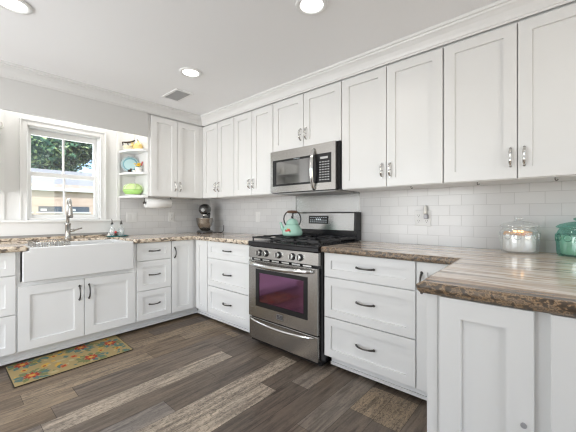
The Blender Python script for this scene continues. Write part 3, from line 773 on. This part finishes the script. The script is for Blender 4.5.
bm = bm_new(); pts = [K + sd * q + Vector((0, 0, z_)) for q, z_ in ((-.060, .098), (-.072, .122), (-.077, .150), (-.072, .178), (-.058, .203), (-.046, .212), (0, .214), (.046, .212), (.058, .203), (.072, .178), (.077, .150), (.072, .122), (.060, .098))]
tube(bm, pts, .0062, 8); hd = obj('handle', bm, M['iron'], t)
bm = bm_new(); tube(bm, [K + sd * s + Vector((0, 0, .2145)) for s in (-.046, -.032, 0, .032, .046)], [.008, .012, .013, .012, .008], 12); obj('grip', bm, M['wood'], hd)
bm = bm_new(); vd = Vector((-.76, -.65, 0)).normalized()
for q, (s, z, r_, mi) in enumerate(((.030, .050, .016, 0), (.050, .044, .012, 0), (.040, .060, .010, 1), (.020, .040, .009, 2), (.058, .052, .009, 2))):
    dirv = (vd * math.sqrt(max(0, 1 - (s / .088) ** 2)) + sd * (s / .088)).normalized()
    c_ = K + dirv * (.0885 - max(0, z - .04) * .28) + Vector((0, 0, z))
    rot = dirv.to_track_quat('Z', 'Y').to_matrix().to_4x4()
    for p_ in range(5):
        o_ = rot @ Vector((math.cos(p_ * 1.257) * r_ * .55, math.sin(p_ * 1.257) * r_ * .55, 0))
        ball(bm, c_ + o_, r_ * .55, (1, 1, .35), mi, 8, 6, rot)
obj('flower_decoration', bm, [M['red'], M['yellow'], M['leaf']], body)

# ------------------------------------------------------------------ stand mixer in the corner
t = thing('stand_mixer', 'dark grey stand mixer with steel bowl in the counter corner', 'mixer', (-.26, -.26, .905))
fw = Vector((-.70, -.714, 0)).normalized(); sdv = Vector((fw.y, -fw.x, 0)); O = Vector((-.24, -.24, .9055))
Rm = Matrix(((fw.x, sdv.x, 0, O.x), (fw.y, sdv.y, 0, O.y), (0, 0, 1, O.z), (0, 0, 0, 1)))
bm = bm_new(); lathe(bm, [(.10, 0), (.105, .012), (.10, .028), (.085, .034)], (0, 0, 0), 28)
for v in bm.verts: v.co.x = v.co.x * 1.25 + .02; v.co.y *= .95
transform(bm, Rm); obj('base', bm, M['charcoal'], t)
bm = bm_new(); tube(bm, [(-.085, 0, .03), (-.088, 0, .10), (-.082, 0, .19), (-.07, 0, .25)], [.052, .042, .045, .055], 18); transform(bm, Rm); obj('column', bm, M['charcoal'], t)
bm = bm_new(); tube(bm, [(-.125, 0, .285), (-.115, 0, .29), (-.06, 0, .300), (.02, 0, .303), (.09, 0, .298), (.135, 0, .292), (.150, 0, .290)], [.028, .050, .064, .069, .066, .052, .030], 24)
transform(bm, Rm); hd = obj('head', bm, M['charcoal'], t)
bm = bm_new(); cyl(bm, (.148, 0, .291), (.158, 0, .291), .022, 18); transform(bm, Rm); obj('hub_cap', bm, M['chrome'], hd)
bm = bm_new(); tube(bm, [(-.06, 0, .2985), (-.06, .070, .2985)], .006, 8); ball(bm, (-.06, .074, .2985), .009, seg=10, rings=8); transform(bm, Rm); obj('speed_lever', bm, M['chrome'], hd)
bm = bm_new(); cyl(bm, (.045, 0, .245), (.045, 0, .205), .028, 16, r2=.022); transform(bm, Rm); obj('beater_shaft', bm, M['chrome'], hd)
bm = bm_new(); lathe(bm, [(.046, .036), (.05, .042), (.066, .062), (.086, .098), (.099, .14), (.104, .185), (.107, .190), (.102, .189), (.095, .14), (.07, .07), (.03, .05), (0, .049)], (.045, 0, 0), 36)
transform(bm, Rm); bw = obj('bowl', bm, mat('satin_bowl_steel', (.50, .47, .43), .26, 1, Specular_Tint=(.05, .05, .05, 1)), t)  # edge tint darkened to paint in dark reflections along the bowl's sides
bm = bm_new(); tube(bm, [(.045, .098, .165), (.045, .150, .170), (.045, .158, .13), (.045, .128, .09), (.045, .086, .09)], .006, 8); transform(bm, Rm @ Matrix.Translation((.045, 0, 0)) @ Matrix.Rotation(2.2, 4, 'Z') @ Matrix.Translation((-.045, 0, 0))); obj('bowl_handle', bm, M['chrome'], bw)
bm = bm_new(); O2 = O
tube(bm, [O + Vector((.0, .0, .02)) - fw * .09, (-.17, -.30, .912), (-.155, -.38, .909), (-.13, -.41, .909), (-.09, -.37, .909), (-.05, -.34, .909), (-.02, -.33, .93), (-.016, -.33, 1.0)], .004, 8); obj('cord', bm, M['cable'], t)

# ------------------------------------------------------------------ glass jars
def jar(c, label, gm, R=.098, contents='light'):
    t = thing('glass_jar', label, 'jar', c, 'lidded glass jars on the counter')
    bm = bm_new(); rib = lambda a, z: .018 * abs(math.cos(a * 9)) if .025 < z < .125 else 0
    lathe(bm, [(R*.86, 0), (R*.95, .006), (R*.97, .03), (R, .09), (R*.98, .12), (R*.90, .143), (R*.84, .152), (R*.90, .156)], c, 72, 0, rib, cap=False)
    bmesh.ops.contextual_create(bm, geom=[v for v in bm.verts if abs(v.co.z - c[2]) < 1e-5])
    body = obj('body', bm, gm, t)
    bm = bm_new()
    for k in range(12):   # pressed ring pattern round the shoulder
        a_ = 2 * PI * k / 12; d_ = Vector((math.cos(a_), math.sin(a_), 0)); s_ = Vector((-d_.y, d_.x, 0)); cc = Vector(c) + d_ * R * 1.012 + Vector((0, 0, .102))
        tube(bm, [cc + s_ * .019 * math.cos(q) + Vector((0, 0, .019 * math.sin(q))) for q in [2 * PI * j / 12 for j in range(13)]], .0022, 5, caps=False)
    obj('pressed_rings', bm, gm, body)
    bm = bm_new(); lathe(bm, [(R*.95, .157), (R*.99, .160), (R*.97, .166), (R*.80, .178), (R*.45, .189), (R*.16, .194)], c, 48, 0, lambda a, z: .02 * abs(math.cos(a * 12)) if .158 < z < .18 else 0); lid = obj('lid', bm, gm, t)
    bm = bm_new(); lathe(bm, [(R*.13, .194), (R*.15, .198), (R*.25, .203), (R*.25, .212), (R*.12, .217)], c, 16); obj('lid_knob', bm, gm, lid)
    return t
jc = (-.118, -3.452, .9055)
jt = jar(jc, 'clear glass lidded jar with warm lights inside, left one on the near counter', M['clear'])
flute = lambda a, z: .03 * abs(math.cos(a * 9))
bm = bm_new(); lathe(bm, [(.070, .008), (.078, .014), (.080, .096), (.074, .104), (0, .105)], jc, 72, 0, flute); obj('white_candle_wax', bm, M['white_wax'], jt)
bm = bm_new(); random.seed(4)
for k in range(46):
    a_ = random.uniform(0, 2*PI); r_ = .070 * math.sqrt(random.uniform(0, 1))
    ball(bm, (jc[0] + r_*math.cos(a_), jc[1] + r_*math.sin(a_), jc[2] + random.uniform(.110, .124)), random.uniform(.009, .013), (1, 1, .7), 0, 8, 6)
obj('orange_potpourri', bm, M['orange'], jt)
bm = bm_new()
for k in range(5):
    a_ = k * 1.3; ball(bm, (jc[0] - .03 + .022*math.cos(a_), jc[1] + .022*math.sin(a_), jc[2] + .130), .0055, seg=8, rings=6)
obj('fairy_lights', bm, M['candle'], jt)
jc2 = (-.118, -3.722, .9055)
jt = jar(jc2, 'teal green glass lidded jar, right one on the near counter', M['tealglass'], R=.100)
bm = bm_new(); lathe(bm, [(.070, .008), (.078, .014), (.082, .100), (.074, .112), (0, .113)], jc2, 72, 0, flute); obj('pale_wax', bm, mat('pale_green_wax', (.72, .84, .68), .5), jt)
random.seed(21)

# ------------------------------------------------------------------ tray with two bottles behind the sink
bm = bm_new(); tc = (-1.238, -.113, .9055)
lathe(bm, [(.085, 0), (.100, .002), (.118, .010), (.120, .011), (.110, .008), (.095, .005), (0, .004)], (0, 0, 0), 32)
for v in bm.verts: v.co.y *= .60
transform(bm, Matrix.Translation(tc)); tag(obj('tray', bm, M['tray']), 'glossy teal oval tray at the right end of the sink', 'tray')
def bottle(x, y, label, fill):
    z = .910; t = thing('soap_bottle', label, 'bottle', (x, y, z), 'bottles on the teal tray')
    bm = bm_new(); lathe(bm, [(.026, 0), (.028, .004), (.029, .06), (.024, .082), (.011, .100), (.010, .125)], (x, y, z), 20); obj('glass_body', bm, M['clear'], t)
    if fill:
        bm = bm_new(); lathe(bm, [(.024, .003), (.026, .05), (.024, .052)], (x, y, z), 16); obj('contents', bm, fill, t)
    bm = bm_new(); lathe(bm, [(.012, .124), (.012, .138), (.006, .142), (.005, .150)], (x, y, z), 14); st = obj('stopper', bm, M['bronze'], t)
    bm = bm_new(); tube(bm, [(x, y, z + .148), (x - .002, y - .004, z + .168), (x - .008, y - .012, z + .182)], [.004, .0035, .003], 8); obj('pour_spout', bm, M['bronze'], st)
bottle(-1.290, -.110, 'clear glass bottle with dark pour spout, left one on the teal tray', None)
bottle(-1.200, -.110, 'clear glass bottle with dark pour spout, right one on the teal tray', M['greywhite'])
t = thing('figurine', 'small red and dark figurine on the teal tray before the bottles', 'figurine', (-1.268, -.136, .912))
bm = bm_new(); lathe(bm, [(.012, 0), (.014, .006), (.012, .024), (.007, .032)], (-1.268, -.148, .9105), 14); obj('body', bm, M['twig'], t)
bm = bm_new(); ball(bm, (-1.268, -.148, .9535), .0125); obj('head', bm, M['red'], t)
t = thing('dish_brush', 'small white scrubber lying on the left of the teal tray', 'scrubber', (-1.325, -.11, .914))
bm = bm_new(); lathe(bm, [(.016, 0), (.018, .008), (.012, .018), (.006, .022), (.008, .034), (.0, .037)], (-1.325, -.122, .9125), 14); obj('scrubber_body', bm, M['white_glaze'], t)

# ------------------------------------------------------------------ paper towel under the left wall cabinet
t = thing('paper_towel_holder', 'white paper towel roll on a holder under the left wall cabinet', 'paper towel', (-.86, -.22, 1.27))
bm = bm_new(); ay, az = -.235, 1.268
prof = [(-.995, .020), (-.995, .052), (-.715, .052), (-.715, .020)]
rings = []
for x, r in prof: rings.append([bm.verts.new((x, ay + r * math.cos(2*PI*k/32), az + r * math.sin(2*PI*k/32))) for k in range(32)])
for a, b in zip(rings, rings[1:] + rings[:1]):
    for k in range(32): f = bm.faces.new((a[k], a[(k+1) % 32], b[(k+1) % 32], b[k])); f.smooth = True
obj('paper_roll', bm, M['paper'], t)
bm = bm_new(); cyl(bm, (-1.006, ay, az), (-.704, ay, az), .008, 12)
for x in (-1.008, -.704): tube(bm, [(x, ay, az), (x, ay, 1.3375)], .0045, 8)
obj('bracket', bm, M['bronze'], t)
for x, s in ((-1.008, -1), (-.704, 1)):
    bm = bm_new(); ball(bm, (x + s * .006, ay, az), .014, (.7, 1, 1), seg=14); obj('end_knob', bm, M['bronze'], t)

# ------------------------------------------------------------------ outlets and switches
def plate(side, u0, u1, z0, z1, label, cat, kind, n=.0082):
    name = 'light_switch' if cat == 'switch' else 'wall_outlet'
    t = thing(name, label, cat, W(side, (u0+u1)/2, n, (z0+z1)/2), 'wall plates on the tile')
    bm = bm_new(); wbox(bm, side, u0, u1, n, n + .006, z0, z1); cp = obj('cover_plate', bm, M['plastic'], t, bevel=.002)
    cz = (z0 + z1) / 2; gangs = 2 if u1 - u0 > .1 else 1
    for g in range(gangs):
        cu = u0 + (u1 - u0) * (g + .5) / gangs; kd = kind[g]
        if kd == 'r':
            for zz in (cz + .021, cz - .021):
                bm = bm_new(); wbox(bm, side, cu - .016, cu + .016, n + .006, n + .0085, zz - .014, zz + .014, 0)
                wbox(bm, side, cu - .008, cu - .0055, n + .0085, n + .0088, zz - .002, zz + .008, 1); wbox(bm, side, cu + .0055, cu + .008, n + .0085, n + .0088, zz - .002, zz + .008, 1); wbox(bm, side, cu - .0025, cu + .0025, n + .0085, n + .0088, zz - .011, zz - .006, 1)
                obj('socket', bm, [M['plastic'], M['slot']], t)
        else:
            bm = bm_new(); wbox(bm, side, cu - .017, cu + .017, n + .006, n + .0095, cz - .034, cz + .034); obj('rocker', bm, M['plastic'], t, bevel=.001)
    return t
plate('S', -.614, -.543, 1.05, 1.17, 'white outlet plate on the tile below the left wall cabinet', 'outlet', 'r')
plate('S', -1.112, -.995, 1.05, 1.165, 'white double switch plate on the tile below the open shelves', 'switch', 'ss')
plate('R', .945, 1.018, 1.053, 1.172, 'white switch plate on the tile between mixer and range', 'switch', 's')
plate('R', 2.790, 2.908, 1.050, 1.168, 'white double outlet plate on the tile right of the range', 'outlet', 'rr')
t = thing('plug_in_light', 'small plug-in night light in the double outlet right of the range', 'night light', (-.03, -2.872, 1.14))
bm = bm_new(); wbox(bm, 'R', 2.862, 2.892, .0172, .040, 1.106, 1.140); obj('plug', bm, M['plug_glass'], t, bevel=.004)
bm = bm_new(); lathe(bm, [(.012, 0), (.013, .02), (.010, .055), (.005, .068)], (-.034, -2.872, 1.1405), 16); obj('shade', bm, M['white_glaze'], t)

# ------------------------------------------------------------------ dishes on the open shelves
S1, S2, S3 = 1.8405, 1.5945, 1.3445
t = thing('scalloped_plate', 'teal plate with scalloped rim standing on the middle shelf', 'plate', (-1.098, -.092, S2))
bm = bm_new(); sc_ = lambda a, z: .035 * math.cos(a * 14)
lathe(bm, [(.0, .004), (.055, .004), (.062, .010)], (0, 0, 0), 84, 0); 
for_r = Matrix.Translation((-1.098, -.092, S2 + .0935)) @ Matrix.Rotation(math.radians(-24), 4, 'Z') @ Matrix.Rotation(math.radians(76), 4, 'X')
transform(bm, for_r); obj('well', bm, M['teal_light'], t)
bm = bm_new(); lathe(bm, [(.0595, .009), (.076, .014), (.076, .010), (.0595, .005)], (0, 0, 0), 84, cap=False); transform(bm, for_r); obj('dark_ring', bm, M['teal_glaze'], t)
bm = bm_new(); lathe(bm, [(.0765, .014), (.092, .018), (.092, .014), (.0765, .010)], (0, 0, 0), 84, 0, lambda a, z: .035 * math.cos(a * 14), cap=False); transform(bm, for_r); obj('scalloped_rim', bm, mat('mist_blue_glaze', (.42, .55, .58), .2), t)
t = thing('flower_pot', 'small white pot of yellow flowers before the teal plate', 'potted flowers', (-1.063, -.215, S2))
bm = bm_new(); lathe(bm, [(.026, 0), (.030, .01), (.034, .05), (.036, .055), (.028, .052)], (-1.063, -.215, S2), 20); obj('pot', bm, M['white_glaze'], t)
bm = bm_new(); random.seed(9)
for k in range(10):
    a_ = random.uniform(0, 2*PI); r_ = random.uniform(.005, .042); zc = S2 + random.uniform(.068, .105)
    c_ = Vector((-1.063 + r_*.9*math.cos(a_), -.215 + r_*math.sin(a_), zc))
    for p_ in range(6): ball(bm, c_ + Vector((math.cos(p_*1.05), math.sin(p_*1.05), .2)) * .009, .008, (1, 1, .6), 0, 7, 5)
    tube(bm, [(-1.063, -.215, S2 + .05), c_], .0015, 5, 1)
obj('blossoms', bm, [M['yellow'], M['leaf']], t)
bm = bm_new()
for k in range(3): ball(bm, (-1.033 + .003 * k, -.225, S2 + .088 + .014 * k), .008, (1, 1, 1.2), 0, 8, 6); tube(bm, [(-1.055, -.215, S2 + .05), (-1.033 + .003 * k, -.225, S2 + .088 + .014 * k)], .0015, 5, 1)
obj('red_berries', bm, [M['red'], M['leaf']], t)
t = thing('bird_figurine', 'tiny black and red bird figurine at the left of the middle shelf', 'figurine', (-1.135, -.165, S2))
bm = bm_new(); ball(bm, (-1.135, -.165, S2 + .017), .015, (1.4, .9, 1)); ball(bm, (-1.122, -.168, S2 + .036), .009); obj('body', bm, M['twig'], t)
bm = bm_new(); ball(bm, (-1.111, -.172, S2 + .037), .0045, seg=8, rings=6); obj('beak', bm, M['red'], t)
bm = bm_new(); lathe(bm, [(.014, 0), (.022, .01), (.024, .022), (.020, .02), (0, .008)], (-1.098, -.205, S2), 18); tag(obj('salt_dish', bm, M['white_glaze']), 'tiny white dish between the bird figurine and the flower pot', 'dish')
# green tureen on a white plate
bm = bm_new(); lathe(bm, [(.05, 0), (.062, .003), (.080, .010), (.079, .012), (.06, .007), (0, .006)], (0, 0, 0), 32); transform(bm, Matrix.Translation((-1.100, -.150, S3))); tag(obj('plate', bm, M['white_glaze']), 'white plate under the green tureen on the lowest shelf', 'plate')
t = thing('cabbage_tureen', 'bright green cabbage-shaped lidded tureen on the lowest shelf', 'tureen', (-1.097, -.155, S3 + .0065))
tz = S3 + .0125; lf = lambda a, z: .05 * abs(math.sin(a * 4)) - .02
TM = Matrix.Translation((-1.097, -.152, tz)) @ Matrix.Rotation(math.radians(-52), 4, 'Z') @ Matrix.Diagonal((1.18, .74, 1.12, 1))
bm = bm_new(); lathe(bm, [(.045, 0), (.066, .006), (.082, .026), (.088, .042), (.086, .046)], (0, 0, 0), 48, 0, lf); transform(bm, TM); obj('bowl', bm, M['green_glaze'], t)
bm = bm_new(); lathe(bm, [(.088, .047), (.087, .056), (.076, .080), (.052, .098), (.025, .106), (.0, .108)], (0, 0, 0), 48, 0, lf); transform(bm, TM); ld = obj('lid', bm, mat('pale_cabbage_glaze', (.60, .78, .34), .25), t)
bm = bm_new()
for k in range(6):
    a_ = k * PI / 3; pts = [Vector((r_*math.cos(a_ + .1*j), r_*math.sin(a_ + .1*j), z_)) for j, (r_, z_) in enumerate(((.093, .049), (.085, .080), (.058, .100), (.02, .109)))]
    tube(bm, pts, [.003, .004, .004, .002], 6)
transform(bm, TM); obj('leaf_veins', bm, mat('pale_green_vein', (.75, .86, .58), .3), ld)
# top shelf
t = thing('gravy_boat', 'cream dish with dark twig handle at the left of the top shelf', 'dish', (-1.128, -.10, S1))
bm = bm_new(); lathe(bm, [(.026, 0), (.032, .006), (.042, .030), (.050, .048), (.046, .047), (.03, .02), (0, .012)], (0, 0, 0), 32); transform(bm, Matrix.Translation((-1.128, -.10, S1))); obj('bowl', bm, M['cream_glaze'], t)
bm = bm_new(); tube(bm, [(-1.172, -.085, S1 + .046), (-1.180, -.09, S1 + .085), (-1.155, -.11, S1 + .082), (-1.12, -.13, S1 + .088), (-1.085, -.14, S1 + .104), (-1.07, -.145, S1 + .118)], [.006, .008, .010, .010, .008, .004], 8)
tube(bm, [(-1.14, -.12, S1 + .084), (-1.135, -.13, S1 + .046)], .005, 6); obj('twig_handle', bm, M['twig'], t)
t = thing('ornamental_gourd', 'pale yellow ribbed gourd at the right of the top shelf', 'gourd', (-1.065, -.215, S1))
bm = bm_new(); lathe(bm, [(.010, .001), (.032, .004), (.046, .026), (.044, .046), (.032, .064), (.018, .076), (.011, .090), (.006, .096)], (-1.066, -.215, S1), 40, 0, lambda a, z: .05 * abs(math.cos(a * 5))); obj('fruit', bm, M['gourd'], t)
bm = bm_new(); tube(bm, [(-1.066, -.215, S1 + .095), (-1.07, -.215, S1 + .105), (-1.08, -.215, S1 + .110)], [.005, .004, .005], 8); obj('stem', bm, M['twig'], t)
bm = bm_new(); lathe(bm, [(.015, 0), (.022, .012), (.024, .04), (.018, .07), (.012, .10), (.022, .125), (.018, .125)], (-1.060, -.045, S1), 24); tag(obj('small_vase', bm, M['gourd']), 'small pale yellow vase behind the twig-handled dish on the top shelf', 'vase')
# left shelf, at the photo edge
t = thing('ceramic_pitcher', 'white ceramic pitcher on the top left shelf, cut by the photo edge', 'pitcher', (-2.21, -.08, S1))
bm = bm_new(); lathe(bm, [(.03, 0), (.042, .012), (.046, .04), (.036, .075), (.028, .09), (.036, .11), (.032, .11)], (-2.195, -.060, S1), 28); obj('body', bm, M['white_glaze'], t)
bm = bm_new(); tube(bm, [(-2.162, -.055, S1 + .10), (-2.132, -.05, S1 + .09), (-2.128, -.05, S1 + .055), (-2.150, -.055, S1 + .035)], .008, 8); obj('handle', bm, M['white_glaze'], t)

# ------------------------------------------------------------------ floor rug
def rug():
    A, B, C_, D = Vector((-2.168, -.560)), Vector((-1.392, -.520)), Vector((-1.412, -.958)), Vector((-2.164, -.966))
    bm = bm_new()
    def quad(i, z, mi):
        c = (A + B + C_ + D) / 4; v = []
        for p in (A, B, C_, D):
            d = (c - p).normalized() * i * 1.4; q = p + d; v.append(bm.verts.new((q.x, q.y, z)))
        return v
    lo = quad(0, .001, 1); hi = quad(0, .006, 1); inn = quad(.004, .0075, 0)
    for k in range(4):
        bm.faces.new((lo[k], lo[(k+1) % 4], hi[(k+1) % 4], hi[k])).material_index = 1
        bm.faces.new((hi[k], hi[(k+1) % 4], inn[(k+1) % 4], inn[k])).material_index = 1
    bm.faces.new(inn); bm.faces.new(lo[::-1]).material_index = 1
    inside = lambda x, y: A.x + .03 < x < C_.x - .02 and -.955 < y < -.55 + (x - A.x) * .04
    lvl = [.0078]
    def blob(x, y, r, mi, n=9, jag=.35, sx=1, ang=0):
        vs = []; lvl[0] += .000006; z = lvl[0]
        for k in range(n * 2):
            a_ = PI * k / n; rr = r * (1 - jag * (k % 2)) * random.uniform(.85, 1.12)
            px_, py_ = rr * math.cos(a_) * sx, rr * math.sin(a_)
            q = (x + px_*math.cos(ang) - py_*math.sin(ang), y + px_*math.sin(ang) + py_*math.cos(ang))
            if not (A.x + .012 < q[0] < C_.x - .010 and -.956 < q[1] < -.535): q = (min(max(q[0], A.x + .012), C_.x - .010), min(max(q[1], -.956), -.558 + (q[0] - A.x) * .045))
            vs.append(bm.verts.new((q[0], q[1], z)))
        bm.faces.new(vs).material_index = mi
    big = [(-2.077, -.610), (-2.057, -.861), (-1.697, -.590), (-1.693, -.855), (-1.498, -.680)]
    small = [(-2.082, -.735), (-1.887, -.62), (-1.873, -.867), (-1.495, -.57), (-1.495, -.834), (-1.78, -.74), (-1.60, -.78), (-1.97, -.76)]
    random.seed(5)
    for k in range(95):
        x, y_ = random.uniform(-2.15, -1.42), random.uniform(-.945, -.56)
        if inside(x, y_): blob(x, y_, random.uniform(.010, .022), random.choice((2, 2, 3, 4, 6)), 4, .25, random.uniform(1.2, 2.4), random.uniform(0, PI))
    for bx, by in big:
        for k in range(9):
            a_ = k * .7; blob(bx + .075*math.cos(a_), by + .058*math.sin(a_), .022, random.choice((2, 3)), 5, .3, 1.7, a_)
        blob(bx, by, .058, 5, 9, .42); blob(bx, by, .036, 7, 7, .4); blob(bx, by, .018, 4, 6, .2)
    for bx, by in small:
        blob(bx, by, .030, 7 if random.random() < .6 else 4, 6, .4); blob(bx, by, .013, 5, 6, .2)
    cols = [(.36, .27, .12), (.035, .03, .02), (.10, .17, .14), (.17, .19, .075), (.55, .33, .06), (.33, .035, .02), (.43, .35, .18), (.50, .14, .035)]
    ms = [subtle_bump(mat('rug_yarn', c, .95), 400, .5, .002) for c in cols]
    return tag(obj('kitchen_rug', bm, ms, fix=False), 'tan floral kitchen mat with red and orange flowers before the sink', 'rug')
rug()

# ------------------------------------------------------------------ ceiling lights and vent
def downlight(x, y, label, power=6):
    t = thing('ceiling_light', label, 'ceiling light', (x, y, H - .01), 'recessed ceiling lights')
    bm = bm_new(); lathe(bm, [(.064, -.001), (.090, -.001), (.092, -.004), (.086, -.010), (.070, -.012), (.064, -.006)], (x, y, H), 40, cap=False); obj('trim_ring', bm, M['trim'], t)
    bm = bm_new(); lathe(bm, [(.0, -.0015), (.0645, -.0015), (.064, -.005), (.0, -.007)], (x, y, H), 32, cap=False); obj('diffuser', bm, M['lamp'], t)
    d = bpy.data.lights.new('ceiling_lamp', 'SPOT'); d.energy = power; d.spot_size = math.radians(165); d.spot_blend = .6; d.shadow_soft_size = .06; d.color = (1, .965, .92)
    o = bpy.data.objects.new('ceiling_lamp', d); COL.objects.link(o); o.location = (x, y, H - .03)
downlight(-1.095, -2.590, 'recessed ceiling light in front of the cabinets right of the microwave')
downlight(-1.105, -1.340, 'recessed ceiling light nearest the ceiling vent')
downlight(-2.215, -1.335, 'recessed ceiling light before the window, cut by the photo corner')
for x, y, w in ((-2.215, -2.59, 'recessed ceiling light above the camera position, outside the photo'), (-1.1, -3.85, 'recessed ceiling light over the peninsula, outside the photo'), (-2.215, -3.85, 'recessed ceiling light behind the camera position, outside the photo')):
    downlight(x, y, w, 1.5)
# puck lamps hidden behind the board over the window
for x, pw in ((-2.2, 3.6), (-1.67, 4.0), (-1.16, 2.8)):
    d = bpy.data.lights.new('valance_lamp', 'SPOT'); d.energy = pw; d.spot_size = math.radians(160); d.spot_blend = .5; d.shadow_soft_size = .04; d.color = (1, .97, .93)
    o = bpy.data.objects.new('valance_lamp', d); COL.objects.link(o); o.location = (x, -.19, 2.27)
t = thing('ceiling_vent', 'square grey ceiling vent grille near the corner cabinets', 'vent', (-.93, -.80, H - .006))
bm = bm_new()
for a, b, c, d in ((-1.02, -1.0, -.95, -.655), (-.86, -.84, -.95, -.655), (-1.0, -.86, -.95, -.93), (-1.0, -.86, -.675, -.655)): box(bm, a, b, c, d, H - .009, H - .0005)
obj('frame', bm, M['trim'], t)
bm = bm_new(); box(bm, -1.0, -.86, -.93, -.675, H - .003, H - .001); obj('backing', bm, mat('vent_shadow', (.20, .20, .20), .8), t)
bm = bm_new()
for k in range(11): box(bm, -.998 + k * .0127, -.991 + k * .0127, -.93, -.675, H - .008, H - .0035)
obj('louvres', bm, M['vent'], t)

# ------------------------------------------------------------------ outdoors seen through the sink window
bm = bm_new(); box(bm, -14, 14, .4, 40, -1.1, -.9); g = struct('ground_outside', bm, mat('lawn', (.10, .16, .05), .9), label='lawn outside the window')
t = thing('neighbor_house', 'pale tan house with light grey roof seen through the lower sash', 'house', (0, 10, -.9))
tan = mat('tan_siding', (.78, .60, .48), .7); roofm = mat('pale_roof', (.46, .45, .45), .8); dkm = mat('blue_grey_band', (.10, .125, .16), .6)
bm = bm_new(); box(bm, -9, 9, 8.6, 13, -.9, 1.95)
for k in range(16): box(bm, -9, 9, 8.585, 8.60, 1.42 + k * .045, 1.42 + k * .045 + .036)
obj('wall', bm, tan, t)
bm = bm_new(); v = [bm.verts.new(p) for p in ((-9.4, 8.48, 1.96), (9.4, 8.48, 1.96), (9.4, 10.8, 2.85), (-9.4, 10.8, 2.85), (9.4, 13.4, 1.93), (-9.4, 13.4, 1.93))]
for f in ((0,1,2,3), (3,2,4,5), (0,3,5), (1,4,2), (0,5,4,1)): bm.faces.new([v[i] for i in f])
obj('roof', bm, roofm, t)
bm = bm_new(); box(bm, -9.4, 9.4, 8.44, 8.48, 1.90, 2.02); obj('gutter', bm, M['trim'], t)
for k in range(9):
    bm = bm_new(); x = -3.6 + k * .78; box(bm, x, x + .60, 8.56, 8.586, 1.23, 1.40); fr_ = obj('low_window', bm, dkm, t)
    bm = bm_new(); box(bm, x - .05, x + .65, 8.54, 8.5595, 1.18, 1.23); box(bm, x + .05, x + .20, 8.54, 8.5595, 1.26, 1.33); obj('window_trim', bm, M['trim'], fr_)
bark = mat('bark', (.08, .06, .045), .9)
leafm = [mat('leaf_dark', (.02, .085, .06), .5), mat('leaf_mid', (.10, .24, .13), .5), mat('leaf_bright', (.52, .68, .30), .5)]
def tree(x, y, z, R, n, label, seed):
    random.seed(seed); t = thing('tree', label, 'tree', (x, y, -.9), 'trees outside the window')
    bm = bm_new(); tube(bm, [(x, y, -.9), (x + .1, y, 1.2), (x, y, z)], [.25, .2, .1], 10)
    for k in range(6): tube(bm, [(x, y, z - .8), (x + random.uniform(-1, 1) * R * .6, y + random.uniform(-.5, .5), z + random.uniform(0, R * .6))], [.09, .03], 6)
    obj('trunk', bm, bark, t)
    bm = bm_new()
    cl = [Vector((x + random.gauss(0, .45) * R, y + random.gauss(0, .35) * R, z + random.gauss(0, .4) * R)) for _ in range(46)]
    for k in range(n):
        c = random.choice(cl) + Vector((random.gauss(0, .16), random.gauss(0, .16), random.gauss(0, .13))) * R
        s = random.uniform(.045, .075) * R; u = Vector((random.uniform(-1, 1), random.uniform(-1, 1), random.uniform(-1, 1))).normalized(); w = u.orthogonal().normalized()
        q = [bm.verts.new(c + u * s * a + w * s * b) for a, b in ((-1, 0), (0, -.55), (1, 0), (0, .55))]
        bm.faces.new(q).material_index = random.choice((0, 0, 1, 1, 1, 2))
    obj('foliage', bm, leafm, t, fix=False)
tree(-.6, 15.0, 4.7, 1.9, 9000, 'leafy tree behind the house at the left of the upper sash', 1)
tree(3.1, 22.5, 6.3, 2.7, 17000, 'leafy tree behind the house at the middle of the upper sash', 2)
tree(5.6, 15.5, 4.7, 1.9, 7000, 'leafy tree behind the house at the right of the upper sash', 3)
